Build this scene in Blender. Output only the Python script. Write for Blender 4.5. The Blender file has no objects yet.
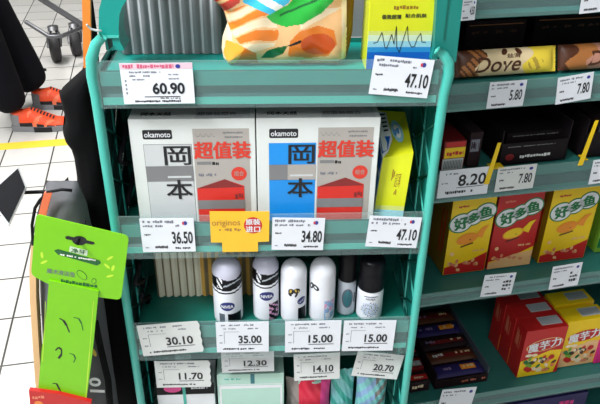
import bpy, bmesh, math, random
from mathutils import Matrix, Vector
random.seed(7)
S = bpy.context.scene
COL = S.collection
PI = math.pi

# ------------------------------------------------------------------ camera
F, PIT, YAW, ROLL = 681.9, 0.5341, 0.0606, 0.0155
CAM = Vector((-0.012, -0.7521, 1.35))
_cp, _sp, _c, _s = math.cos(PIT), math.sin(PIT), math.cos(YAW), math.sin(YAW)
FW = Vector((_s*_cp, _c*_cp, -_sp)); RT = Vector((_c, -_s, 0)); UP = RT.cross(FW)
R2 = RT*math.cos(ROLL) + UP*math.sin(ROLL); U2 = -RT*math.sin(ROLL) + UP*math.cos(ROLL)
cd = bpy.data.cameras.new('camera'); cam = bpy.data.objects.new('camera', cd); COL.objects.link(cam)
cd.sensor_width = 36; cd.lens = F/600*36; cd.clip_start = 0.02; cd.clip_end = 60
cam.matrix_world = Matrix(((R2.x, U2.x, -FW.x, CAM.x), (R2.y, U2.y, -FW.y, CAM.y), (R2.z, U2.z, -FW.z, CAM.z), (0, 0, 0, 1)))
S.camera = cam

def ray(x, y): return FW + R2*((x-300)/F) - U2*((y-202)/F)
def px(x, y, Y):                      # a point of the plane at depth Y
    d = ray(x, y); return CAM + d*((Y-CAM.y)/d.y)
def pz(x, y, Z):                      # a point of the plane at height Z
    d = ray(x, y); return CAM + d*((Z-CAM.z)/d.z)
# the long shelf unit stands behind, turned by GA
GA = math.radians(9.5); GT = Vector((math.cos(GA), math.sin(GA), 0)); GN = Vector((-math.sin(GA), math.cos(GA), 0))
G0 = Vector((0.445, 0.2285, 0))
def pg(x, y, off=0.0):                # pixel -> shelf unit local (u, off, z)
    d = ray(x, y); p0 = G0 + GN*off
    P = CAM + d*((p0-CAM).dot(GN)/d.dot(GN))
    return Vector(((P-G0).dot(GT), off, P.z))
def gw(u, v, z): return G0 + GT*u + GN*v + Vector((0, 0, z))

# ------------------------------------------------------------------ materials
def lin(c): return tuple((v/255/12.92 if v/255 <= .04045 else ((v/255+.055)/1.055)**2.4) for v in c)
MATS = {}
def mat(name, rgb, rough=.5, metal=0, var=.06, scale=40, spec=.5, alpha=1, coat=0, emit=0, bump=0):
    m = bpy.data.materials.new(name); m.use_nodes = True
    nt = m.node_tree; b = nt.nodes['Principled BSDF']
    c = lin(rgb)
    if var > 0:
        tc = nt.nodes.new('ShaderNodeTexCoord'); n = nt.nodes.new('ShaderNodeTexNoise')
        n.inputs['Scale'].default_value = scale; n.inputs['Detail'].default_value = 4
        mx = nt.nodes.new('ShaderNodeMixRGB')
        mx.inputs[1].default_value = tuple(max(0, v*(1-var)) for v in c)+(1,)
        mx.inputs[2].default_value = tuple(min(1, v*(1+var)) for v in c)+(1,)
        nt.links.new(tc.outputs['Object'], n.inputs['Vector']); nt.links.new(n.outputs['Fac'], mx.inputs[0])
        nt.links.new(mx.outputs[0], b.inputs['Base Color'])
        if bump:
            bp = nt.nodes.new('ShaderNodeBump'); bp.inputs['Strength'].default_value = bump; bp.inputs['Distance'].default_value = .002
            nt.links.new(n.outputs['Fac'], bp.inputs['Height']); nt.links.new(bp.outputs[0], b.inputs['Normal'])
    else: b.inputs['Base Color'].default_value = c+(1,)
    b.inputs['Roughness'].default_value = rough; b.inputs['Metallic'].default_value = metal
    b.inputs['Specular IOR Level'].default_value = spec
    b.inputs['Alpha'].default_value = alpha
    if coat: b.inputs['Coat Weight'].default_value = coat; b.inputs['Coat Roughness'].default_value = .1
    MATS[name] = m; return m
def M(n): return MATS[n]
for a in [
 ('teal', (20, 126, 116), .4), ('teal_light', (74, 184, 170), .35), ('teal_lip', (52, 140, 130), .4), ('teal_dark', (12, 104, 92), .5), ('teal_shade', (6, 50, 44), .6), ('teal_bright', (14, 148, 138), .4),
 ('teal_groove', (16, 78, 76), .5), ('unit_teal', (46, 116, 110), .45), ('unit_dark', (40, 44, 46), .7), ('unit_groove', (24, 74, 76), .5),
 ('white', (236, 238, 242), .5), ('tag_white', (232, 235, 243), .45), ('tag_paper', (222, 225, 224), .6), ('paper_grey', (205, 208, 210), .6),
 ('ink', (24, 24, 30), .5), ('ink_soft', (120, 122, 135), .5), ('ink_pink', (214, 96, 130), .5), ('pale_pink', (240, 200, 214), .5),
 ('logo_blue', (50, 60, 150), .5), ('logo_red', (205, 60, 80), .5),
 ('sign_yellow', (255, 196, 48), .4), ('sign_red', (208, 44, 36), .4), ('sign_brown', (176, 130, 60), .5),
 ('box_white', (226, 230, 228), .4), ('box_grey', (176, 170, 164), .4), ('box_silver', (205, 208, 210), .35), ('band_grey', (128, 128, 130), .4),
 ('box_red', (216, 44, 34), .4), ('dark_red', (134, 38, 38), .4), ('box_blue', (24, 146, 232), .35), ('text_red', (220, 60, 44), .4),
 ('pinkish', (196, 150, 152), .5), ('lime', (214, 218, 30), .4), ('lime_soft', (206, 214, 120), .4), ('sky', (150, 205, 220), .4), ('sky_pale', (206, 226, 196), .4), ('mid_blue', (40, 140, 205), .4), ('deep_blue', (16, 96, 190), .4),
 ('p_cream', (250, 226, 190), .22), ('p_orange', (236, 128, 40), .22), ('p_deep', (214, 84, 24), .22), ('p_yellow', (246, 176, 62), .22),
 ('p_tan', (246, 194, 136), .22), ('p_green', (38, 176, 60), .22), ('p_dkgreen', (20, 96, 44), .22), ('p_cyan', (60, 190, 226), .22), ('p_white', (246, 248, 240), .22), ('p_red', (222, 52, 30), .22), ('p_brown', (96, 40, 24), .3),
 ('rib_grey', (128, 130, 134), .3), ('rib_light', (186, 188, 192), .25), ('rib_cream', (250, 242, 220), .4), ('rib_dark', (140, 124, 92), .5), ('rib_amber', (232, 178, 84), .5),
 ('lavender', (196, 196, 214), .35), ('bottle_white', (228, 230, 238), .3), ('navy', (24, 36, 112), .3), ('black_gloss', (16, 16, 20), .3), ('black_matt', (22, 22, 26), .6), ('silver_print', (176, 184, 194), .35), ('slate', (88, 98, 110), .4), ('soft_pink', (216, 160, 200), .4), ('soft_blue', (150, 184, 226), .4), ('teal_print', (46, 120, 130), .4), ('gold', (190, 160, 60), .4),
 ('leaf_lime', (124, 202, 8), .4), ('leaf_pale', (196, 232, 60), .4), ('print_green', (28, 96, 44), .5),
 ('fabric_black', (9, 9, 11), .9), ('fabric_grey', (104, 104, 108), .85), ('orange', (232, 130, 44), .5), ('coral', (238, 118, 80), .6), ('peach', (236, 190, 140), .6),
 ('trousers', (13, 13, 20), .9), ('shoe_orange', (238, 78, 36), .6), ('shoe_grey', (130, 130, 134), .7), ('shoe_black', (30, 28, 30), .8), ('steel', (112, 112, 116), .45), ('rubber', (48, 46, 48), .7), ('hub', (178, 176, 178), .5),
 ('chrome_rim', (186, 188, 190), .3), ('cable', (230, 230, 232), .5), ('tape_yellow', (240, 204, 60), .5),
 ('b_yellow', (250, 208, 20), .45), ('b_olive', (150, 112, 14), .5), ('b_red', (196, 30, 30), .45), ('b_dkred', (120, 20, 24), .5), ('b_orange', (246, 150, 40), .45), ('b_green', (16, 120, 66), .45), ('b_pink', (226, 130, 100), .5), ('b_lime', (120, 170, 50), .5), ('magenta', (220, 40, 130), .45),
 ('choc', (84, 46, 28), .35), ('choc_mid', (176, 112, 60), .35), ('choc_cream', (238, 214, 170), .35), ('choc_yellow', (246, 216, 70), .35), ('choc_rose', (196, 140, 120), .35),
 ('cart_black', (26, 20, 24), .55), ('cart_dark', (44, 30, 34), .6), ('purple', (40, 30, 92), .5), ('mauve', (150, 130, 170), .5),
 ('mint', (184, 222, 208), .35), ('hot_pink', (236, 70, 150), .4), ('pack_red', (222, 40, 70), .35), ('pack_aqua', (140, 214, 216), .3), ('pack_clear', (150, 140, 136), .3),
]:
    mat(*a)
mat('gold_metal', (190, 160, 80), .35, .6)
for nme in ('teal', 'teal_light', 'teal_bright'): pass
for k, mm in MATS.items():
    if k.startswith('p_'): mm.node_tree.nodes['Principled BSDF'].inputs['Coat Weight'].default_value = .5
for k in ('fabric_black', 'black_matt', 'black_gloss', 'trousers', 'cart_black', 'cart_dark', 'fabric_grey', 'unit_dark'): MATS[k].node_tree.nodes['Principled BSDF'].inputs['Specular IOR Level'].default_value = .15
MATS['steel'].node_tree.nodes['Principled BSDF'].inputs['Metallic'].default_value = .8

def clear_mat(name, rgb, alpha, rough):
    m = bpy.data.materials.new(name); m.use_nodes = True; nt = m.node_tree; nt.nodes.clear()
    o = nt.nodes.new('ShaderNodeOutputMaterial'); t = nt.nodes.new('ShaderNodeBsdfTransparent')
    p = nt.nodes.new('ShaderNodeBsdfPrincipled'); mx = nt.nodes.new('ShaderNodeMixShader')
    fr = nt.nodes.new('ShaderNodeTexNoise'); fr.inputs['Scale'].default_value = 25
    rg = nt.nodes.new('ShaderNodeMapRange'); rg.inputs[3].default_value = alpha*.95; rg.inputs[4].default_value = alpha*1.05
    p.inputs['Base Color'].default_value = lin(rgb)+(1,); p.inputs['Roughness'].default_value = rough
    nt.links.new(fr.outputs['Fac'], rg.inputs[0]); nt.links.new(rg.outputs[0], mx.inputs[0])
    nt.links.new(t.outputs[0], mx.inputs[1]); nt.links.new(p.outputs[0], mx.inputs[2]); nt.links.new(mx.outputs[0], o.inputs[0])
    MATS[name] = m
clear_mat('clear_strip', (176, 206, 204), .12, .2)
clear_mat('clear_bag', (214, 226, 228), .30, .12)

def floor_mat():
    m = bpy.data.materials.new('floor_tiles'); m.use_nodes = True; nt = m.node_tree; b = nt.nodes['Principled BSDF']
    tc = nt.nodes.new('ShaderNodeTexCoord'); mp = nt.nodes.new('ShaderNodeMapping'); mp.inputs['Location'].default_value = (.632+.205*20, -.77+.205*20, 0)
    br = nt.nodes.new('ShaderNodeTexBrick'); br.offset = 0; br.squash = 1
    br.inputs['Scale'].default_value = 1; br.inputs['Brick Width'].default_value = .205; br.inputs['Row Height'].default_value = .205
    br.inputs['Mortar Size'].default_value = .0036; br.inputs['Mortar Smooth'].default_value = .3
    br.inputs['Color1'].default_value = lin((214, 211, 207))+(1,); br.inputs['Color2'].default_value = lin((204, 202, 198))+(1,)
    br.inputs['Mortar'].default_value = lin((70, 68, 66))+(1,)
    nt.links.new(tc.outputs['Object'], mp.inputs[0]); nt.links.new(mp.outputs[0], br.inputs['Vector'])
    nt.links.new(br.outputs['Color'], b.inputs['Base Color']); b.inputs['Roughness'].default_value = .14
    MATS['floor_tiles'] = m
floor_mat()
mat('ceiling_white', (214, 214, 212), .9); mat('wall_paint', (176, 180, 180), .9)

# ------------------------------------------------------------------ text
_tc = {}
def text_mesh(s, bold):
    k = (s, bold)
    if k not in _tc:
        cu = bpy.data.curves.new('t', 'FONT'); cu.body = s; cu.size = 1; cu.offset = bold; cu.resolution_u = 3
        ob = bpy.data.objects.new('t', cu); COL.objects.link(ob)
        dg = bpy.context.evaluated_depsgraph_get(); me = bpy.data.meshes.new_from_object(ob.evaluated_get(dg))
        vs = [tuple(v.co[:2]) for v in me.vertices]; fs = [tuple(p.vertices) for p in me.polygons]
        bpy.data.meshes.remove(me); bpy.data.objects.remove(ob); bpy.data.curves.remove(cu)
        if vs:
            x0 = min(v[0] for v in vs); x1 = max(v[0] for v in vs); y0 = min(v[1] for v in vs); y1 = max(v[1] for v in vs)
        else: x0 = x1 = y0 = y1 = 0
        _tc[k] = (vs, fs, x0, x1, y0, y1)
    return _tc[k]

EPS = .00022
class MB:
    def __init__(s): s.v = []; s.f = []; s.m = []; s.sm = []; s.on()
    def add(s, vs, fs, m, smooth=False):
        n = len(s.v); s.v += [tuple(v) for v in vs]
        for i, f in enumerate(fs):
            s.f.append(tuple(n+j for j in f)); s.m.append(m[i] if isinstance(m, list) else m); s.sm.append(smooth)
    def on(s, o=(0, 0, 0), r=(1, 0, 0), u=(0, 0, 1)):       # drawing plane, outward normal r x u
        o, r, u = Vector(o), Vector(r).normalized(), Vector(u).normalized(); n = r.cross(u)
        s.P = lambda a, b, l: o + r*a + u*b + n*(l*EPS)
        return s
    def cyl(s, R, o=(0, 0, 0)):                             # drawing on an upright cylinder, front towards -Y
        o = Vector(o); s.P = lambda a, b, l: o + Vector(((R+l*EPS)*math.sin(a/R), -(R+l*EPS)*math.cos(a/R), b)); return s
    def box(s, x0, x1, y0, y1, z0, z1, m, bev=0, rot=None, piv=None):
        bm = bmesh.new(); bmesh.ops.create_cube(bm, size=1)
        for v in bm.verts: v.co = Vector(((x0+x1)/2+v.co.x*(x1-x0), (y0+y1)/2+v.co.y*(y1-y0), (z0+z1)/2+v.co.z*(z1-z0)))
        if bev: bmesh.ops.bevel(bm, geom=bm.edges[:], offset=bev, segments=2, affect='EDGES', profile=.5)
        if rot is not None:
            pv = Vector(piv or (0, 0, 0))
            for v in bm.verts: v.co = pv + rot @ (v.co-pv)
        s.bm(bm, m)
    def bm(s, bm, m, smooth=False):
        bm.verts.ensure_lookup_table(); bm.verts.index_update()
        s.add([v.co.copy() for v in bm.verts], [[v.index for v in f.verts] for f in bm.faces], m, smooth); bm.free()
    def tube(s, pts, r, m, n=10, cap=True):
        pts = [Vector(p) for p in pts]; rs = r if isinstance(r, (list, tuple)) else [r]*len(pts); vs = []; fs = []
        ref = Vector((0, 0, 1)) if abs((pts[-1]-pts[0]).normalized().z) < .9 else Vector((1, 0, 0))
        for i, p in enumerate(pts):
            d = (pts[min(i+1, len(pts)-1)]-pts[max(i-1, 0)]).normalized(); a = d.cross(ref).normalized(); b = d.cross(a)
            for k in range(n): t = 2*PI*k/n; vs.append(p+a*math.cos(t)*rs[i]+b*math.sin(t)*rs[i])
        for i in range(len(pts)-1):
            for k in range(n): fs.append((i*n+k, i*n+(k+1) % n, (i+1)*n+(k+1) % n, (i+1)*n+k))
        if cap: fs += [tuple(range(n)), tuple(range((len(pts)-1)*n, len(pts)*n))]
        s.add(vs, fs, m, True)
    def prism(s, out, y0, y1, m, side=None):                # outline in x,z pushed from y0 to y1
        n = len(out); vs = [(x, y0, z) for x, z in out]+[(x, y1, z) for x, z in out]
        fs = [tuple(range(n)), tuple(range(2*n-1, n-1, -1))]+[(i, i+n, (i+1) % n+n, (i+1) % n) for i in range(n)]
        s.add(vs, fs, [m, m]+[side or m]*n)
    def prof(s, out, x0, x1, m):                            # outline in y,z pushed along x
        n = len(out); vs = [(x0, y, z) for y, z in out]+[(x1, y, z) for y, z in out]
        s.add(vs, [tuple(range(n)), tuple(range(2*n-1, n-1, -1))]+[(i, i+n, (i+1) % n+n, (i+1) % n) for i in range(n)], m)
    def poly(s, pts, m, l=1): s.add([s.P(a, b, l) for a, b in pts], [tuple(range(len(pts)))], m)
    def rect(s, a0, b0, a1, b1, m, l=1, n=1):
        vs = []; fs = []
        for i in range(n+1):
            a = a0+(a1-a0)*i/n; vs += [s.P(a, b0, l), s.P(a, b1, l)]
        for i in range(n): fs.append((2*i, 2*i+2, 2*i+3, 2*i+1))
        s.add(vs, fs, m)
    def ell(s, ca, cb, ra, rb, m, l=1, rot=0, n=28, rings=3):
        vs = [s.P(ca, cb, l)]; fs = []
        for q in range(1, rings+1):
            for k in range(n):
                t = 2*PI*k/n; x = ra*q/rings*math.cos(t); y = rb*q/rings*math.sin(t)
                vs.append(s.P(ca+x*math.cos(rot)-y*math.sin(rot), cb+x*math.sin(rot)+y*math.cos(rot), l))
        for k in range(n): fs.append((0, 1+k, 1+(k+1) % n))
        for q in range(rings-1):
            for k in range(n): a = 1+q*n; fs.append((a+k, a+n+k, a+n+(k+1) % n, a+(k+1) % n))
        s.add(vs, fs, m)
    def text(s, t, a0, b0, a1, b1, m, l=2, bold=0.0, shear=0, rot=0):    # fits the box a0..a1 x b0..b1
        if bold and any(ord(ch) > 0x2e80 for ch in t):      # thicken the strokes by overlapping shifted copies
            k = bold*(b1-b0)*1.1
            for i, (da_, db_) in enumerate(((-k, -k*.5), (k, -k*.5), (-k, k*.5), (k, k*.5))): s.text(t, a0+da_, b0+db_, a1+da_, b1+db_, m, l+.12*i, 0, shear, rot)
            return
        vs, fs, x0, x1, y0, y1 = text_mesh(t, bold)
        if not vs: return
        sx = (a1-a0)/max(1e-6, x1-x0); sy = (b1-b0)/max(1e-6, y1-y0); out = []; ca, cb = (a0+a1)/2, (b0+b1)/2
        for x, y in vs:
            a = a0+(x-x0)*sx; b = b0+(y-y0)*sy; a += (b-cb)*shear
            da, db = a-ca, b-cb
            out.append(s.P(ca+da*math.cos(rot)-db*math.sin(rot), cb+da*math.sin(rot)+db*math.cos(rot), l))
        s.add(out, fs, m)
    def dashes(s, a0, b0, a1, b1, m, l=1, fill=.75, seed=0, w=None, rot=0):   # a row of print too small to read
        r = random.Random(seed); w = w or (b1-b0)*.8; a = a0; ca, cb = (a0+a1)/2, (b0+b1)/2
        while a < a1:
            ww = w*r.uniform(.5, 1.1)
            if r.random() < fill:
                q0, q1 = b0+(b1-b0)*r.uniform(0, .3), b1-(b1-b0)*r.uniform(0, .3); e = min(a+ww*.8, a1)
                pts = [(a, q0), (e, q0), (e, q1), (a, q1)]
                if rot: pts = [(ca+(x-ca)*math.cos(rot)-(y-cb)*math.sin(rot), cb+(x-ca)*math.sin(rot)+(y-cb)*math.cos(rot)) for x, y in pts]
                s.poly(pts, m, l)
            a += ww
    def shell(s, fn, nu, nv, cls, smooth=True, flip=False):
        vs = [fn(i/nu, j/nv) for j in range(nv+1) for i in range(nu+1)]; fs = []; ms = []
        for j in range(nv):
            for i in range(nu):
                a = j*(nu+1)+i; f = (a, a+1, a+nu+2, a+nu+1)
                fs.append(f[::-1] if flip else f); ms.append(cls((i+.5)/nu, (j+.5)/nv))
        s.add(vs, fs, ms, smooth)
    def build(s, name, parent=None, loc=None, rot=None, **kw):
        me = bpy.data.meshes.new(name); me.from_pydata(s.v, [], s.f)
        names = []
        for x in s.m:
            if x not in names: names.append(x); me.materials.append(M(x))
        ix = {n: i for i, n in enumerate(names)}
        for p, x, q in zip(me.polygons, s.m, s.sm): p.material_index = ix[x]; p.use_smooth = q
        me.update()
        o = bpy.data.objects.new(name, me); COL.objects.link(o)
        if parent: o.parent = parent
        if loc is not None: o.location = loc
        if rot is not None: o.rotation_euler = rot
        for k, v in kw.items(): o[k] = v
        return o
def thing(name, label, cat, loc=(0, 0, 0), rot=(0, 0, 0), group=None):
    o = bpy.data.objects.new(name, None); COL.objects.link(o); o.empty_display_size = .03
    o.location = loc; o.rotation_euler = rot; o['label'] = label; o['category'] = cat
    if group: o['group'] = group
    return o
def tag(o, label, cat, group=None):
    o['label'] = label; o['category'] = cat
    if group: o['group'] = group
    return o
def copy_tree(o, parent=None):
    c = o.copy(); COL.objects.link(c)
    if parent: c.parent = parent
    for ch in list(o.children):
        d = ch.copy(); COL.objects.link(d); d.parent = c
        for g in list(ch.children):
            e = g.copy(); COL.objects.link(e); e.parent = d
    return c
def inpoly(x, y, P):
    r = False; j = len(P)-1
    for i in range(len(P)):
        if (P[i][1] > y) != (P[j][1] > y) and x < (P[j][0]-P[i][0])*(y-P[i][1])/(P[j][1]-P[i][1])+P[i][0]: r = not r
        j = i
    return r
def rrect(x0, z0, x1, z1, r, n=5):
    o = []
    for cx, cz, a in ((x1-r, z1-r, 0), (x0+r, z1-r, 90), (x0+r, z0+r, 180), (x1-r, z0+r, 270)):
        for k in range(n+1): t = math.radians(a+90*k/n); o.append((cx+r*math.cos(t), cz+r*math.sin(t)))
    return o

# ================================================================== floor
b = MB(); b.box(-5, 6, -4, 7.5, -.05, 0, 'floor_tiles'); fo = b.build('floor', rot=(0, 0, math.radians(8.5))); fo['kind'] = 'structure'
b = MB(); b.box(-4.2, 4.2, -2.6, 6.6, 3.1, 3.15, 'ceiling_white'); b.build('ceiling')['kind'] = 'structure'
for nm, bx in (('wall_back', (-4.2, 4.2, 6.6, 6.65)), ('wall_front', (-4.2, 4.2, -2.65, -2.6)), ('wall_left', (-4.25, -4.2, -2.6, 6.6)), ('wall_right', (4.2, 4.25, -2.6, 6.6))):
    b = MB(); b.box(*bx, 0, 3.1, 'wall_paint'); b.build(nm)['kind'] = 'structure'
for y0, y1, lab in ((2.165, 2.235, 'yellow floor tape line crossing the white tiles just below the orange sneakers'), (2.72, 2.8, 'yellow floor tape line behind the orange sneakers at the left edge')):
    b = MB(); b.box(-4, -.3 if y0 < 2.5 else -1.36, y0, y1, 0.0002, .0012, 'tape_yellow'); tag(b.build('floor_tape', rot=(0, 0, math.radians(8.5))), lab, 'tape')

# ================================================================== the teal rack
rack = thing('display_rack', 'small teal wire sided display rack of four shelves standing in front of the long shelves', 'rack', (0, .0, 0))
DEP = .13
LIPS = [(1.040, 1.080, 1.037, 1.094), (.830, .874, .823, .889), (.651, .703, .642, .713), (.44, .485, .43, .495)]
for i, (l0, l1, s0, s1) in enumerate(LIPS):
    b = MB()
    b.prof([(.0, l0), (.0, l0+.009), (.004, l0+.012), (.004, l0+(l1-l0)*.55), (0, l0+(l1-l0)*.6), (0, l1), (.005, l1), (.005, l1-.008), (DEP, l1-.008), (DEP, l1-.013), (.008, l1-.013), (.008, l0)], -.197, .194, 'teal_groove' if i else 'teal_groove')
    b.box(-.197, .194, -.0008, 0, l0, l0+.009, 'teal_light'); b.box(-.197, .194, -.0008, 0, l0+(l1-l0)*.58, l1, 'teal_lip')
    b.box(-.194, .192, .0055, DEP-.001, l1-.0079, l1-.0072, 'teal_bright' if i == 0 else 'teal_dark')  # lit top shelf and shaded lower shelves painted as two teals
    sh = b.build('shelf', rack)
    b = MB(); b.box(-.207, .197, -.0042, -.003, s0, s1, 'clear_strip'); b.tube([(-.207, -.0036, s1), (.197, -.0036, s1)], .0008, 'clear_strip', 6)
    b.build('price_strip', sh, label='clear plastic price holder strip')
for sx in (-1, 1):
    X = .2045*sx if sx < 0 else .2015
    b = MB()
    top = [(X+(.017 if sx < 0 else -.013), .0, 1.121 if sx < 0 else 1.104), (X+(.008 if sx < 0 else -.005), .0, 1.112 if sx < 0 else 1.098), (X+(.001 if sx < 0 else .002), 0, 1.095 if sx < 0 else 1.09), (X+(-.001 if sx < 0 else .004), 0, 1.075), (X+(0 if sx < 0 else .001), 0, 1.05), (X, 0, .95), (X, 0, .7), (X, 0, .02)]
    b.tube(top, [.005, .006, .0068, .0068, .0064, .0062, .006, .006], 'teal_light', 12)
    b.build('upright', rack)
    b = MB(); b.tube([(X, DEP-.006, 1.3), (X, DEP-.006, .02)], .005, 'teal', 8); b.tube([(X, .0, .02), (X, DEP-.006, .02)], .006, 'teal', 8)
    b.build('rear_post', rack)
    b = MB(); Xi = X-sx*.0015                                         # diamond lattice side; shaded left and lit right are put into the colour
    y0, y1, z0, z1 = .007, DEP-.011, .1, 1.09 if sx > 0 else 1.075
    b.box(*sorted((X+.0005*sx, X+.002*sx)), y0-.004, DEP+.003, z0, z1, 'teal' if sx > 0 else 'teal_shade')
    st = .062
    k = z0
    while k < z1:
        for dz in (.075, -.075):
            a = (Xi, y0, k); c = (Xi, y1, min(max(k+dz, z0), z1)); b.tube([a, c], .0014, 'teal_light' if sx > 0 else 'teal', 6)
        k += .07
    for z in (z0, z1): b.tube([(Xi, y0, z), (Xi, y1, z)], .003, 'teal', 6)
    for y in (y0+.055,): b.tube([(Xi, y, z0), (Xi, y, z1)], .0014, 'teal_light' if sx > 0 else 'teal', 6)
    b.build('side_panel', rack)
    # moulded header post above the top shelf with a rounded inner corner
    b = MB()
    if sx < 0: ppx = [(107, -60), (103, -12), (101.5, 0), (98.8, 10), (98.6, 37), (104.5, 37.5), (106, 50), (124, 50.5), (123.5, 48), (120.8, 44), (119.2, 37), (118.6, 28), (119.4, 15), (122, 7), (126.5, 0), (136, -10), (150, -60)]
    else: ppx = [(437.5, -60), (437, 0), (434, 50), (431, 60), (437, 60), (440, 50), (446, 62), (456, 62), (463, 0), (466, -60)]
    out = [(px(x, y, .008).x, px(x, y, .008).z) for x, y in ppx]
    b.prism(out, .008, .045 if sx < 0 else DEP-.02, 'teal_bright' if sx < 0 else 'teal')
    if sx < 0:
        a, c = px(98.4, 36.6, .0075), px(119, 36.6, .0075); b.box(a.x, c.x, .006, .0078, a.z-.0012, a.z+.0012, 'teal_light')
        P = [px(x, y, .0078) for x, y in ((107, 39), (112, 39), (113, 46), (109, 50))]; b.add([p for p in P], [(0, 1, 2, 3)], 'teal_shade')  # dark patch painted for the shade inside the bracket hole
    else:
        a = px(447, 10, .0075); b.box(a.x-.0006, a.x+.0006, .0066, .0078, 1.115, 1.3, 'teal_dark')
    b.build('header_post', rack)
b = MB(); b.box(-.2045, .2015, DEP, DEP+.003, .1, 1.078, 'teal_dark'); b.box(-.185, .185, DEP, DEP+.003, 1.08, 1.32, 'rib_grey')
for z in (.9, .95, 1.0, .78, .74, .6, .55): b.box(-.19, .19, DEP-.002, DEP, z, z+.002, 'teal')
b.build('back_panel', rack)
# black wavy tubes added for the leaf-like shadows and holes, left side
for (x, y, z, k) in ((-.196, .05, .985, 0), (-.195, .06, .91, 1), (-.193, .03, .79, 2), (-.192, .045, .74, 3)):
    b = MB(); pts = [(x+.004+.002*math.sin(t*2.2+k), y+.022*math.cos(t*1.4+k*.8), z-.014*t) for t in [q*.35 for q in range(12)]]
    b.tube(pts, .0034, 'black_matt', 6); b.build('shade_curl', rack, label='black curl added for a shadow shape in the lattice side')
# white tie at the header
b = MB(); P = [px(x, y, .0) for x, y in ((87, 24), (91, 29), (96, 31), (101, 32))]; b.tube([(p.x, -.002+.002*i, p.z) for i, p in enumerate(P)], .0012, 'cable', 8)
tag(b.build('cable_tie'), 'thin white cable tie looped round the top left corner of the teal rack', 'cable tie')

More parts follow.
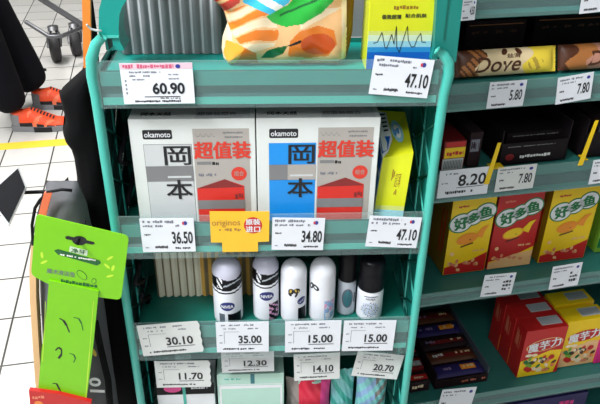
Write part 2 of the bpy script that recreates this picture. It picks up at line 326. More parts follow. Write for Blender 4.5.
# ================================================================== price tags
def price_face(b, w, h, price, style, seed):
    r = random.Random(seed); X0, X1, Z0, Z1 = -w/2, w/2, -h/2, h/2
    A = lambda f: X0+w*f
    B = lambda f: Z0+h*f
    if style == 'pink':
        b.rect(A(0), B(.86), A(1), B(1), 'pale_pink', 1); b.dashes(A(.04), B(.875), A(.74), B(.975), 'ink_pink', 2, .9, seed)
        b.ell(A(.8), B(.92), w*.035, h*.05, 'logo_blue', 2)
        b.dashes(A(.12), B(.76), A(.55), B(.81), 'ink_soft', 1, .8, seed+1); b.dashes(A(.12), B(.67), A(.4), B(.72), 'ink_soft', 1, .7, seed+2); b.dashes(A(.12), B(.58), A(.32), B(.63), 'ink_soft', 1, .7, seed+3)
        b.dashes(A(.66), B(.7), A(.8), B(.74), 'ink_soft', 1, .9, seed+4); b.dashes(A(.66), B(.6), A(.8), B(.64), 'ink_soft', 1, .9, seed+5)
        for k in range(4): b.rect(A(.05), B(.25+.1*k), A(.07), B(.3+.1*k), 'ink_soft', 1)
        b.text(price, A(.42), B(.24), A(.87), B(.53), 'ink', 2, .03); b.rect(A(.3), B(.17), A(.8), B(.19), 'ink', 1)
        b.dashes(A(.52), B(.12), A(.8), B(.16), 'ink', 1, .9, seed+6); b.dashes(A(.16), B(.04), A(.8), B(.1), 'ink', 1, .95, seed+7)
    elif style == 'narrow':
        b.dashes(A(.05), B(.86), A(.62), B(.95), 'ink_soft', 1, .85, seed); b.dashes(A(.05), B(.74), A(.42), B(.82), 'ink_soft', 1, .7, seed+1)
        b.dashes(A(.45), B(.74), A(.72), B(.82), 'ink_soft', 1, .6, seed+2)
        b.ell(A(.84), B(.86), w*.035, h*.06, 'logo_blue', 1); b.ell(A(.80), B(.86), w*.02, h*.05, 'logo_red', 2)
        b.dashes(A(.06), B(.5), A(.18), B(.56), 'ink', 1, 1, seed+3)
        b.text(price, A(.57), B(.25), A(.96), B(.62), 'ink', 2, .022)
        b.dashes(A(.24), B(.1), A(.48), B(.2), 'ink', 1, 1, seed+4, w=w*.02); b.dashes(A(.62), B(.08), A(.9), B(.15), 'ink', 1, .95, seed+5); b.dashes(A(.06), B(.12), A(.12), B(.16), 'ink_soft', 1, 1, seed+6)
    elif style == 'thermal':
        b.dashes(A(.1), B(.87), A(.72), B(.93), 'ink_soft', 1, .8, seed); b.dashes(A(.14), B(.76), A(.4), B(.81), 'ink_soft', 1, .6, seed+1); b.dashes(A(.6), B(.76), A(.8), B(.81), 'ink_soft', 1, .8, seed+2)
        b.rect(A(.15), B(.68), A(.44), B(.69), 'ink_soft', 1); b.rect(A(.15), B(.3), A(.158), B(.68), 'ink_soft', 1)
        b.dashes(A(.06), B(.55), A(.12), B(.6), 'ink_soft', 1, 1, seed+3); b.dashes(A(.06), B(.3), A(.12), B(.35), 'ink_soft', 1, 1, seed+4)
        b.text(price, A(.42), B(.3), A(.86), B(.56), 'ink', 2, .025); b.rect(A(.42), B(.24), A(.88), B(.26), 'ink', 1)
        b.dashes(A(.12), B(.08), A(.72), B(.15), 'ink', 1, .92, seed+5)
    elif style == 'big':
        b.dashes(A(.08), B(.82), A(.36), B(.9), 'ink_soft', 1, .7, seed); b.dashes(A(.06), B(.5), A(.2), B(.56), 'ink_soft', 1, .7, seed+1)
        b.text(price, A(.38), B(.38), A(.93), B(.8), 'ink', 2, .02); b.rect(A(.36), B(.32), A(.9), B(.34), 'ink', 1)
        b.dashes(A(.15), B(.12), A(.7), B(.24), 'ink', 1, .9, seed+2)
    elif style in ('small', 'code'):
        if style == 'code':
            for k in range(3): b.dashes(A(.64), B(.22+.16*k), A(.9), B(.36+.16*k), 'ink', 1, .85, seed+20+k, w=w*.1)
        b.dashes(A(.06), B(.84), A(.7), B(.92), 'ink_soft', 1, .85, seed); b.dashes(A(.06), B(.72), A(.5), B(.79), 'ink_soft', 1, .7, seed+1); b.ell(A(.86), B(.84), w*.05, h*.06, 'logo_blue', 1)
        b.dashes(A(.08), B(.42), A(.2), B(.5), 'ink', 1, 1, seed+2)
        if price: b.text(price, A(.58), B(.26), A(.92), B(.66), 'ink', 2, .015)
        b.dashes(A(.12), B(.08), A(.5), B(.18), 'ink', 1, 1, seed+3, w=w*.03)
def tag_outline(w, h, jag, seed):
    if not jag: return [(-w/2, -h/2), (w/2, -h/2), (w/2, h/2), (-w/2, h/2)]
    r = random.Random(seed); o = [(-w/2, -h/2), (w/2-.001, -h/2)]
    for k in range(1, 8): o.append((w/2+(0.0008 if k % 2 else -.0008), -h/2+h*k/8))
    return o+[(w/2-.002, h/2), (-w/2, h/2)]
NT = [0]
def price_tag(c, price, style, label, group, Y=None, white='tag_white', jag=False, lean=0):
    """c: four corner pixels TL TR BL BR on the rack's front (Y) or the long shelf's front (Y None)"""
    NT[0] += 1
    if Y is not None: q = [px(x, y, Y) for x, y in c]; L = [Vector((p.x, p.z)) for p in q]
    else: q = [pg(x, y, -.006) for x, y in c]; L = [Vector((p.x, p.z)) for p in q]
    cen = sum(L, Vector((0, 0)))/4; w = ((L[1]-L[0]).length+(L[3]-L[2]).length)/2; h = ((L[2]-L[0]).length+(L[3]-L[1]).length)/2
    d = (L[1]-L[0])+(L[3]-L[2]); ang = math.atan2(d.y, d.x)
    b = MB(); b.prism(tag_outline(w, h, jag, NT[0]), 0, .0006, white); b.on((0, 0, 0)); price_face(b, w, h, price, style, NT[0]*11)
    Mx = Matrix.Rotation(-ang, 4, 'Y') @ Matrix.Rotation(lean, 4, 'X')
    if Y is None: Mx = Matrix.Translation(gw(cen.x, -.006, cen.y)) @ Matrix.Rotation(GA, 4, 'Z') @ Mx
    else: Mx = Matrix.Translation((cen.x, Y, cen.y)) @ Mx
    o = b.build('price_tag'); o.matrix_world = Mx
    return tag(o, label, 'price tag', group)
GR = 'price tags on the teal rack'
YT = -.0062
price_tag([(119.3, 63.3), (193.3, 62.7), (124, 104.3), (194, 103.3)], '60.90', 'pink', 'white price tag with pink header reading 60.90 on the rack top shelf', GR, YT)
price_tag([(373.3, 55.2), (433.3, 60.5), (370, 94), (428.3, 98.3)], '47.10', 'narrow', 'white price tag reading 47.10 at the right of the rack top shelf', GR, YT)
price_tag([(139.9, 218), (194, 219), (142.5, 253), (195.3, 250.7)], '36.50', 'narrow', 'white price tag reading 36.50 below the white fronted carton', GR, YT)
price_tag([(272.6, 218), (324.5, 218), (271.4, 249.5), (323.6, 250.4)], '34.80', 'narrow', 'white price tag reading 34.80 below the blue fronted carton', GR, YT)
price_tag([(369.5, 215.6), (419.6, 218), (365.6, 246.5), (418.4, 248)], '47.10', 'narrow', 'white price tag reading 47.10 under the tilted lime yellow carton', GR, YT)
price_tag([(138, 325.3), (199.3, 321.3), (142, 356.8), (202.8, 351.2)], '30.10', 'thermal', 'ragged edged white price tag reading 30.10 on the third shelf', GR, YT, 'tag_paper', True)
price_tag([(216, 322.8), (268, 321.3), (216.5, 352.2), (269.5, 351.8)], '35.00', 'thermal', 'white price tag reading 35.00 below the dark banded bottles', GR, YT, 'tag_white')
price_tag([(284.6, 321.6), (341, 320.4), (285.5, 352.5), (340.4, 351)], '15.00', 'thermal', 'white price tag reading 15.00 below the two plain white bottles', GR, YT, 'tag_white')
price_tag([(343.4, 321), (394, 320.4), (342.5, 351), (395, 350.4)], '15.00', 'thermal', 'white price tag reading 15.00 below the two black capped bottles', GR, YT, 'tag_white')
price_tag([(155, 360.5), (208.7, 361.2), (156, 388.5), (212, 386)], '11.70', 'thermal', 'ragged edged price tag reading 11.70 above the black and pink carton', GR, .0105, 'tag_paper', True)
price_tag([(221.5, 352), (274.5, 350.5), (221.5, 373), (273.5, 371)], '12.30', 'thermal', 'grey white price tag reading 12.30 above the pale mint packet', GR, .0105, 'paper_grey', False)
price_tag([(293.3, 354), (340, 353), (294.7, 381.5), (339.5, 378)], '14.10', 'thermal', 'white price tag reading 14.10 above the red and pink packet', GR, .0105, 'tag_paper')
price_tag([(356, 351.3), (401.9, 354.8), (353.3, 375.3), (399.2, 380)], '20.70', 'thermal', 'tilted white price tag reading 20.70 at the lower right of the rack', GR, .0105, 'tag_paper')
# clear plastic hangers carrying the lowest four tags
for x, y in ((183, 358), (247, 351), (317, 353), (378, 353)):
    p = px(x, y, .012); b = MB(); b.box(-.012, .012, 0, .0008, -.006, .0, 'clear_strip')
    b.box(-.012, .012, -.0015, .0008, -.0002, .003, 'clear_strip')
    b.box(-.012, .012, 0, .0008, .003, (.6505-p.z), 'clear_strip')
    tag(b.build('tag_hanger', loc=(p.x, .0122, p.z)), {183: 'clear plastic hanger behind the 11.70 tag', 247: 'clear plastic hanger behind the 12.30 tag', 317: 'clear plastic hanger behind the 14.10 tag', 378: 'clear plastic hanger behind the tilted 20.70 tag'}[x], 'tag hanger', 'clear tag hangers')

# orange yellow sign
c0 = px(240, 232, YT); b = MB(); q = lambda x, y: ((px(x, y, YT)-c0).x, (px(x, y, YT)-c0).z)
b.prism([q(211, 242.5), q(222, 242.5), q(222.5, 252), q(258, 251.5), q(258, 242), q(269, 241.5), q(269.5, 211.5), q(209.5, 211.5)], 0, .0006, 'sign_yellow')
e = q(253, 225.3); b.ell(e[0], e[1], .0118, .0125, 'sign_red', 1)
b.text('原装', *q(246, 224.8), *q(260, 218.8), 'white', 2, .03); b.text('进口', *q(246, 232), *q(260, 226), 'white', 2, .03)
b.text('originos', *q(212, 227.5), *q(240, 219.5), 'sign_brown', 2); b.dashes(*q(219, 231.5), *q(241, 227.8), 'sign_brown', 1, .9, 5)
tag(b.build('shelf_sign', loc=c0), 'yellow shelf sign with a red round badge under the cartons', 'sign')

# ================================================================== cartons on the rack
SB = .8672
def okamoto(kind):
    W, H, D = .1525, 1.016-SB, .05; X0 = -.022; Z0 = SB
    t = thing('carton', '', 'carton')
    b = MB(); b.box(0, W, 0, D, 0, H, 'box_white', .0008)
    Yp = .012
    q = lambda x, y: (px(x, y, Yp).x-X0, px(x, y, Yp).z-Z0)
    b.on((0, 0, 0))
    def qp(pts, m, l=1): b.poly([q(*p) for p in pts][::-1], m, l)
    def qr(x0, y0, x1, y1, m, l=1):
        a, c = q(x0, y1), q(x1, y0); b.rect(a[0], a[1], c[0], c[1], m, l)
    # left panel
    lm = 'box_blue' if kind == 'blue' else 'box_silver'
    xa, xb = q(268, 180)[0], q(314, 180)[0]; za = q(0, 146)[1]; zb = .003
    b.rect(xa, zb, xb, za, 'band_grey' if kind != 'blue' else 'box_blue', 1)
    if kind != 'blue': b.rect(xa+.0006, zb+.0006, xb-.0006, za-.0006, lm, 2)
    b.rect(xa, q(0, 183.5)[1], xa+(xb-xa)*.4, q(0, 168)[1], 'band_grey', 3); b.rect(xa+(xb-xa)*.4, q(0, 183.5)[1], xb, q(0, 168)[1], 'box_grey' if kind == 'blue' else 'band_grey', 3)
    b.rect(xa+(xb-xa)*.45, q(0, 180)[1], xb-.003, q(0, 178)[1], 'box_silver', 4)
    a = xa+(xb-xa)*.42; b.text('岡', a, q(0, 167)[1], xb-.002, q(0, 148)[1], 'ink', 4, .018)
    b.text('本', a-.001, q(0, 201)[1], xb-.003, q(0, 182)[1], 'ink', 5, .018)
    c = q(268, 138), q(297, 128.5)
    b.poly(rrect(c[0][0], c[0][1], c[1][0], c[1][1], .002), 'ink', 1); b.text('okamoto', c[0][0]+.002, c[0][1]+.0025, c[1][0]-.002, c[1][1]-.0025, 'white', 2, .01)
    # right panel
    x0, x1 = q(316, 170)[0], W-.0075; zt = H-.013
    b.rect(x0, .003, x1, zt, 'box_grey', 1)
    b.text('超值装', x0+.001, q(0, 161)[1], x1+.001, q(0, 144)[1], 'text_red', 3, .035)
    sg = [(x0+.003+.0022*k, zt-.006-.005*abs(math.sin(k*2.1)), ) for k in range(12)]
    for k in range(len(sg)-1): b.poly([(sg[k][0], sg[k][1]-.0004), (sg[k+1][0], sg[k+1][1]-.0004), (sg[k+1][0], sg[k+1][1]+.0004), (sg[k][0], sg[k][1]+.0004)], 'band_grey', 2)
    b.dashes(x1-.032, zt-.007, x1-.006, zt-.004, 'band_grey', 2, .9, 3); b.dashes(x1-.03, zt-.013, x1-.008, zt-.010, 'band_grey', 2, .9, 4)
    b.rect(x0+.003, q(0, 167)[1], x0+.021, q(0, 164)[1], 'band_grey', 2); b.dashes(x0+.022, q(0, 168)[1], x0+.03, q(0, 164)[1], 'ink', 2, 1, 6); b.dashes(x0+.004, q(0, 179)[1], x0+.026, q(0, 176)[1], 'ink_soft', 2, .8, 7)
    e = q(358, 172); b.ell(e[0]+.001, e[1], .0098, .0098, 'text_red', 2); b.text('组合', e[0]-.005, e[1]-.003, e[0]+.007, e[1]+.004, 'box_grey', 3)
    xm = (x0+x1)/2+.002
    b.poly([(x0+.001, .003), (x1-.008, .003), (x1-.008, q(0, 189)[1]), (xm, q(0, 182)[1]), (x0+.001, q(0, 191)[1])], 'box_red', 3)
    b.poly([(x0+.001, q(0, 191)[1]), (x1-.008, q(0, 190)[1]), (xm, q(0, 182)[1])], 'dark_red', 4)
    b.rect(x0+.001, q(0, 212)[1], x1-.008, q(0, 203)[1], 'band_grey', 4); b.dashes(x1-.02, q(0, 202)[1], x1-.01, q(0, 196)[1], 'dark_red', 5, 1, 8)
    # top print
    b.on((0, 0, H), (1, 0, 0), (0, 1, 0)); b.text('冈本天然', .014, .01, .05, .02, 'ink', 1, .03); b.text('超值装组合', .082, .01, .13, .02, 'band_grey', 1, .03); b.rect(.08, .001, W-.006, .049, 'box_silver', .5)
    b.build('box', t)
    return t
k1 = okamoto('white'); k1.location = (-.1745, .012, SB); k1['label'] = 'white value pack carton with a pale grey left panel behind the 36.50 tag'; k1['group'] = 'value pack cartons'
k2 = okamoto('blue'); k2.location = (-.0205, .012, SB); k2['label'] = 'white value pack carton with a bright blue left panel'; k2['group'] = 'value pack cartons'
for xx, wd, lab in ((-.165, .12, 'flat pinkish carton standing behind the pale grey panelled value pack'), (-.01, .13, 'flat pinkish carton standing behind the blue panelled value pack')):
    b = MB(); b.box(0, wd, 0, .05, 0, .170, 'pinkish', .001); b.on((0, 0, 0)); b.dashes(.004, .158, wd-.004, .165, 'box_grey', 1, .8, 3); b.on((0, 0, .170), (1, 0, 0), (0, 1, 0))
    b.dashes(.004, .006, wd-.004, .014, 'box_red', 1, .5, 4); b.dashes(.004, .02, wd-.004, .03, 'box_white', 1, .6, 5)
    tag(b.build('carton', loc=(xx, .068, SB)), lab, 'carton', 'pinkish cartons')
# lime carton, slightly turned and tipped
b = MB()
Z = SB; ft = [px(383, 158, .03), px(413.5, 153, .022)]; fb = [px(373, 221, .022), px(402, 222, .014)]
back = [pz(372.5, 112, .99), pz(404, 111, .985)]
z0 = SB
V = [Vector((fb[0].x, fb[0].y, z0)), Vector((fb[1].x, fb[1].y, z0)), ft[1], ft[0], Vector((back[0].x, .118, z0)), Vector((back[1].x-.004, .118, z0)), Vector((px(405, 112, .118).x, .118, px(405, 112, .118).z)), Vector((px(374, 110, .118).x, .118, px(374, 110, .118).z))]
b.add(V, [(0, 1, 2, 3)], 'lime'); b.add(V, [(5, 4, 7, 6)], 'lime'); b.add(V, [(3, 2, 6, 7)], 'lime'); b.add(V, [(1, 5, 6, 2)], 'lime'); b.add(V, [(4, 0, 3, 7)], 'box_white'); b.add(V, [(4, 5, 1, 0)], 'lime')
def bil(A, B_, C, D_, n):   # quad corners bl br tr tl
    return lambda a, bb, l: (A*(1-a)*(1-bb)+B_*a*(1-bb)+C*a*bb+D_*(1-a)*bb)+n*l*EPS
nf = (V[1]-V[0]).cross(V[3]-V[0]).normalized()
b.P = bil(V[0], V[1], V[2], V[3], nf)
b.rect(.0, .0, 1, .13, 'sky', 1); b.rect(0, .13, 1, .2, 'lime_soft', 1); b.dashes(.4, .35, .5, .8, 'b_olive', 1, 1, 2, w=.05); b.text('超薄', .52, .5, .72, .72, 'b_olive', 2); b.dashes(.55, .36, .65, .48, 'b_olive', 1, .8, 4, w=.04)
nt_ = (V[2]-V[3]).cross(V[7]-V[3]).normalized(); b.P = bil(V[3], V[2], V[6], V[7], nt_)
b.ell(.62, .52, .17, .26, 'sky', 1, .3); b.ell(.62, .52, .1, .16, 'p_white', 2, .3); b.dashes(.5, .42, .75, .6, 'mid_blue', 3, .8, 3, w=.06)
b.poly([(0, .0), (.2, .1), (.42, .35), (.38, .95), (0, 1)], 'box_white', 1); b.poly([(0, .08), (.22, .15), (.36, .42), (.02, .42)], 'deep_blue', 2)
for k in range(5): b.poly([(.0, .5+.09*k), (.34, .54+.09*k), (.34, .575+.09*k), (0, .54+.09*k)], 'ink', 2)
nl = (V[0]-V[4]).cross(V[7]-V[4]).normalized(); b.P = bil(V[4], V[0], V[3], V[7], nl)
b.rect(.45, .3, .95, .62, 'mid_blue', 1); b.dashes(.1, .62, .9, .95, 'ink', 1, .7, 6, w=.04); b.rect(.6, .7, .95, .95, 'deep_blue', 2)
tag(b.build('carton'), 'lime yellow carton tipped beside the blue panelled pack, above the lower 47.10 tag', 'carton')

# yellow to blue carton on the top shelf
SA = 1.0735; p0 = px(366, 60, .02); p1 = px(437, 50, .02); W = .190-p0.x-.004; H = .135
b = MB(); b.box(0, W, 0, .045, 0, H, 'lime', .0008)
zz = lambda y: px(400, y, .02).z-SA
bands = [('lime', 27, 28), ('lime_soft', 29, 25), ('sky_pale', 33, 29), ('sky_pale', 37, 33), ('sky', 42, 37), ('sky', 45, 42), ('mid_blue', 50, 45), ('deep_blue', 64, 50)]
zb = [zz(68), zz(52), zz(47), zz(41), zz(35), zz(31), zz(27)]
for i, (m, _, _) in enumerate(()): pass
b.rect(0.0005, .001, W-.0005, zb[1], 'deep_blue', 1); b.rect(.0005, zb[1], W-.0005, zb[2], 'mid_blue', 1); b.rect(.0005, zb[2], W-.0005, zb[3], 'sky', 1); b.rect(.0005, zb[3], W-.0005, zb[4], 'sky_pale', 1); b.rect(.0005, zb[4], W-.0005, zb[5], 'lime_soft', 1)
qx = lambda x: px(x, 30, .02).x-p0.x
b.dashes(qx(392), zz(10), qx(416), zz(5), 'b_olive', 1, 1, 3); b.text('极致超薄', qx(381), zz(19), qx(400), zz(14.5), 'ink', 2, .03); b.text('贴合肌肤', qx(404), zz(17.5), qx(425), zz(13.5), 'ink', 2, .03)
wv = [(374, 43), (378, 42), (382, 32), (386, 47), (388, 48), (392, 34), (395, 44), (396, 26), (398, 47), (401, 52), (407, 26), (409, 40), (413, 47), (416, 46), (418, 38), (421, 33), (423, 42), (427, 42)]
for i in range(len(wv)-1):
    a, c = (qx(wv[i][0]), zz(wv[i][1])), (qx(wv[i+1][0]), zz(wv[i+1][1])); d = Vector((c[0]-a[0], c[1]-a[1])).normalized()*.00038; n = (-d.y, d.x)
    b.poly([(a[0]-n[0], a[1]-n[1]), (c[0]-n[0], c[1]-n[1]), (c[0]+n[0], c[1]+n[1]), (a[0]+n[0], a[1]+n[1])], 'ink', 3)
tag(b.build('carton', loc=(p0.x, .02, SA)), 'carton printed yellow above and blue below with a black wave line, top shelf right', 'carton')

# ribbed clear packs
def ribbed(x0, x1, y, z0, z1, n, m1, m2, label, m3=None, k3=99):
    t = thing('ribbed_pack', label, 'packet', ((x0+x1)/2, y, z0)); w = x1-x0
    b = MB(); N = n*8
    def fn(u, v):
        a = -w/2+w*u; s_ = (u*n) % 1; d = .004*math.sin(PI*s_)
        return (a, -d, v*(z1-z0))
    def cl(u, v):
        s_ = (u*n) % 1; i = int(u*n)
        if i >= k3: return m3 if s_ < .55 else m2
        return m2 if s_ < .26 else m1
    b.shell(fn, N, 1, cl); b.build('ribbed_front', t)
    b = MB(); b.box(-w/2, w/2, .0005, .03, 0, z1-z0, m1, .001); b.build('body', t)
ribbed(-.186, -.062, .085, SA, 1.24, 10, 'rib_grey', 'rib_light', 'grey ribbed plastic pack standing left at the back of the top shelf')
ribbed(-.176, -.03, .078, .6965, .80, 13, 'rib_cream', 'rib_dark', 'cream ribbed pack standing behind the roll on bottles on the third shelf', 'rib_amber', 6)

# the orange pouch
OUT = [(196, -34), (203, -6), (214, 4), (223, 13), (227, 26), (222, 40), (221, 52), (223, 62), (228, 68.5)]
OUTR = [(360, -34), (356, 0), (355, 14), (354, 34), (351, 50), (347, 62), (340, 66.5)]
def interp(L, y):
    if y <= L[0][1]: return L[0][0]
    for (x0, y0), (x1, y1) in zip(L, L[1:]):
        if y <= y1: return x0+(x1-x0)*(y-y0)/(y1-y0)
    return L[-1][0]
PS = {'green': [(266, 16), (274, 23), (286, 26), (302, 23), (322, 12), (334, 0), (345, -14), (300, -10), (288, 4), (276, 10)],
      'dk': [(260, 59), (267, 51), (277, 47), (288, 45), (283, 53), (273, 59)], 'stem': [(286, 46), (297, 40), (302, 39.5), (300, 42), (292, 45)],
      'peach': [(288, 56), (290, 40), (300, 30), (318, 25), (334, 30), (337, 44), (328, 56), (308, 59)],
      'scoop': [(226, 12), (244, 5), (262, 9), (276, 20), (279, 34), (274, 46), (254, 52), (240, 44), (230, 32), (226, 22)],
      'low': [(226, 42), (238, 44), (256, 53), (258, 66), (228, 68), (223, 56)], 'cyan': [(240, -20), (300, -20), (288, 3), (270, 14), (256, 8), (243, 2)],
      'redw': [(190, -40), (240, -40), (240, 2), (232, 12), (222, 14), (200, -2)]}
def pcl(u, v):
    y = -34+(68-(-34))*v; x = interp(OUT, y)+(interp(OUTR, y)-interp(OUT, y))*u
    ip = lambda k: inpoly(x, y, PS[k])
    if ip('stem'): return 'ink'
    if ip('dk'): return 'p_dkgreen'
    if ip('green'):
        return 'p_dkgreen' if abs((x-272)*.42+(y-18)) < 1.2 and x > 280 else 'p_green'
    if ip('redw'): return 'p_red' if math.sin(x*.3+y*.4) > -.6 else 'p_tan'
    if ip('cyan'): return 'p_cyan' if math.sin(x*.16-y*.3) > -.3 else 'p_white'
    if ip('scoop'):
        s_ = math.sin((x*.35+y)*.30+1.3*math.sin(x*.1+y*.05)+1.0); return 'p_orange' if s_ > .25 else ('p_cream' if s_ < -.35 else 'p_tan')
    if ip('low'): return 'p_yellow' if x+y*.5 < 268 else 'p_orange'
    if ip('peach'): return 'p_orange' if (x-318)**2/300+(y-44)**2/120 > 1 else 'p_deep'
    if x > 347: return 'p_brown'
    if x < 232 and y > 26: return 'p_cream'
    if y > 62: return 'p_tan' if x < 300 else 'p_orange'
    if y > 8 and x > 300 and abs((x-300)*.5+(y-24)) < 5: return 'p_cream'
    return 'p_tan' if x < 342 else 'p_cream'
t = thing('pouch', 'glossy orange foil pouch printed with fruit and a green leaf on the top shelf', 'pouch', (.02, .045, SA))
def pfn(side):
    def fn(u, v):
        y = -34+(68-(-34))*v; x = interp(OUT, y)+(interp(OUTR, y)-interp(OUT, y))*u
        yy = .045; P_ = px(x, y, .03); d = min(u, 1-u)*.17; e = min(d, (1-v)*.12*1.3+.001, v*.12+.0)
        th = .019*(1-math.exp(-max(0, e)/.014))
        wr = .0012*math.sin(x*.13+y*.10+math.sin(y*.09))+.0005*math.sin(x*.3-y*.2)
        return (P_.x-.02, (-th+(wr if e > .004 else 0)) if side < 0 else th*.8, max(P_.z-SA, .0006))
    return fn
b = MB(); b.shell(pfn(-1), 150, 100, pcl); b.shell(pfn(1), 40, 30, lambda u, v: 'p_tan', flip=True); b.build('foil_bag', t)

# ================================================================== bottles on the third shelf
SC = .6965
def lathe(b, prof, cls, n=40):
    N = len(prof)-1
    def fn(u, v):
        i = int(round(v*N)); r, z = prof[i]; t_ = 2*PI*u; return (r*math.sin(t_+PI), r*math.cos(t_+PI)*-1 if False else r*math.cos(t_), z)
    b.shell(lambda u, v: (prof[int(round(v*N))][0]*math.sin(2*PI*u), -prof[int(round(v*N))][0]*math.cos(2*PI*u), prof[int(round(v*N))][1]), n, N, cls)
def dome(R, z0, z1, n=8): return [(R*math.cos(PI/2*k/n)**.8 if k < n else .0002, z0+(z1-z0)*math.sin(PI/2*k/n)) for k in range(n+1)]
def roll_on(cx, Y, R, ztop, label, kind, nz=.034, bz=.064, zc=.052):
    x = px(cx, 290, Y-R*.6).x; H = ztop-SC
    t = thing('bottle', label, 'bottle', (x, Y, SC), group='deodorant bottles on the third shelf')
    b = MB()
    body = [(R*.2, 0.0), (R*.95, .0), (R, .003)]+[(R, .003+(zc-.003)*k/20) for k in range(1, 21)]
    def cb(u, v):
        z = body[min(len(body)-1, int(v*(len(body)-1)+.5))][1]; a = (u if u < .5 else u-1)*2*PI*R
        if abs(a) < .022 and z < nz-.012:
            if kind == 'black' and a > .001: return 'black_gloss'
            if kind == 'black' and -.013 < a < -.004: return 'slate'
            if kind == 'pink' and a > .003: return 'soft_pink' if math.sin(z*700+a*500) > .5 else 'black_gloss'
            if kind == 'bow' and a > .005: return 'black_gloss'
        if kind == 'floral' and .002 < a < .02 and z < .042:
            q_ = math.sin(z*420+a*300)+math.sin(a*500-z*200); return 'soft_pink' if q_ > .6 and z > .02 else ('soft_blue' if q_ < .1 else 'bottle_white')
        return 'bottle_white'
    lathe(b, body, cb, 60); b.cyl(R)
    if kind in ('black', 'pink'):
        c_ = .001 if kind == 'pink' else 0
        b.ell(c_, nz, .0106, .0078, 'navy', 1, 0, 28, 5); b.text('NIVEA', c_-.0082, nz-.0026, c_+.0082, nz+.0026, 'white', 4, .02)
    elif kind == 'bow':
        b.ell(.0115, nz, .0072, .006, 'navy', 1, .5, 24, 4); b.text('NIVEA', .006, nz-.0018, .017, nz+.0018, 'white', 4, .0, 0, .4)
    b.build('body', t)
    b = MB(); Rc = R
    cap = [(Rc, zc)]+[(Rc, zc+(H*.80-zc)*k/24) for k in range(1, 25)]+dome(Rc, H*.80, H)[1:]
    capm = 'lavender' if kind in ('black', 'pink') else 'bottle_white'
    def cc(u, v):
        z = cap[min(len(cap)-1, int(v*(len(cap)-1)+.5))][1]; a = (u if u < .5 else u-1)*2*PI*R
        if kind in ('black', 'pink'):
            s_ = bz-.002*math.cos(a*90); e_ = bz+.019-.0035*math.cos(a*100-.8)
            if s_-.006 < z < s_-.0035: return 'black_gloss'
            if s_ < z < e_:
                if -.014 < a < -.006 and (z-s_) > .003 and math.sin(a*900+z*500) > -.2: return 'bottle_white'
                if abs(z-s_-.009-.003*math.sin(a*120)) < .0012 and a > -.005: return 'silver_print'
                return 'black_gloss'
            if z < s_: return 'bottle_white'
        return capm
    lathe(b, cap, cc, 90); b.cyl(Rc)
    if kind == 'bow':
        zz_ = .058
        for a_, z_, w_, h_, rr in ((-.0045, 0, .0042, .0052, -.2), (.0035, .001, .0050, .0046, .35), (-.006, -.005, .0022, .0035, .5), (.003, -.006, .0016, .0042, -.4)): b.ell(a_, zz_+z_, w_, h_, 'ink', 1, rr, 14, 2)
        for a_, z_, w_, h_, rr in ((-.005, .001, .0016, .0032, -.2), (.002, .002, .0014, .0030, .3), (.006, 0, .0010, .0022, .4)): b.ell(a_, zz_+z_, w_, h_, 'gold', 3, rr, 10, 1)
    if kind == 'floral':
        for s_, rr in ((-.004, 1.1), (.004, -.7)): b.ell(-.0155+s_, .062, .0062, .0040, 'ink', 1, rr, 16, 2); b.ell(-.0155+s_, .062, .0028, .0015, 'bottle_white', 2, rr, 12, 1)
    b.build('cap', t)
zt = lambda y, Y: px(250, y, Y).z
roll_on(227, .0268, .0208, zt(253.5, .036), 'lavender capped roll on bottle with black band, left of the pair', 'black')
roll_on(266, .031, .0188, zt(251, .040), 'lavender capped roll on bottle with black and pink print, right of the pair', 'pink', .046, .068, .056)
roll_on(294, .0245, .0186, zt(258, .032), 'white bottle with a small black and yellow bow print on its cap', 'bow', .040)
roll_on(323, .0245, .0186, zt(257, .032), 'white bottle with soft pink and blue flower print low on its side', 'floral')
def spray(cx, Y, R, ztop, zc, label, kind):
    x = px(cx, 290, Y-R*.6).x; H = ztop-SC
    t = thing('bottle', label, 'bottle', (x, Y, SC), group='deodorant bottles on the third shelf')
    b = MB(); body = [(R*.3, 0), (R*.97, 0), (R, .003)]+[(R, .003+(zc-.010)*k/12) for k in range(1, 13)]+[(R*.97, zc-.004), (R*.9, zc)]
    lathe(b, body, lambda u, v: 'silver_print' if kind == 1 else 'bottle_white', 40); b.cyl(R)
    if kind == 1:
        b.ell(.0, .032, .0085, .017, 'slate', 1, 0, 28, 5); b.ell(.0, .032, .0062, .0135, 'teal_print', 2, 0, 24, 4)
        for k in range(5): b.rect(-.005+.002*k, .022, -.0045+.002*k, .042, 'slate', 3)
        b.dashes(.010, .02, .013, .045, 'ink', 1, 1, 3, w=.003)
    else:
        for k in range(60):
            t_ = k*2.4; r_ = .013*math.sqrt(k/60); b.ell(-.002+r_*math.cos(t_), .021+r_*1.0*math.sin(t_), .0016, .0008, 'slate' if k % 2 else 'soft_blue', 1, t_, 10, 1)
        b.text('NIVEA', -.009, zc-.014, .005, zc-.0105, 'slate', 2, .02); b.rect(-.012, zc-.009, .008, zc-.0075, 'slate', 1, 6)
    b.build('body', t)
    b = MB(); Rc = R*.985
    cap = [(Rc, zc-.001), (Rc*1.01, zc+.002)]+[(Rc, zc+.004+(H-zc-.012)*k/6) for k in range(7)]+[(Rc*.96, H-.004), (Rc*.85, H-.0012), (Rc*.6, H), (.0002, H)]
    lathe(b, cap, lambda u, v: 'black_gloss', 40); b.build('cap', t)
    if kind == 2:
        b = MB(); b.cyl(Rc+.0008); b.rect(-.013, zc+.006, .013, zc+.026, 'black_matt', 0, 8); b.build('cap_grip', t)
spray(347.5, .034, .0132, zt(251, .036), .061, 'slim black capped bottle with a dark oval print', 1)
spray(372, .0265, .0190, zt(256, .034), .052, 'wider black capped white and silver spray bottle at the right end', 2)

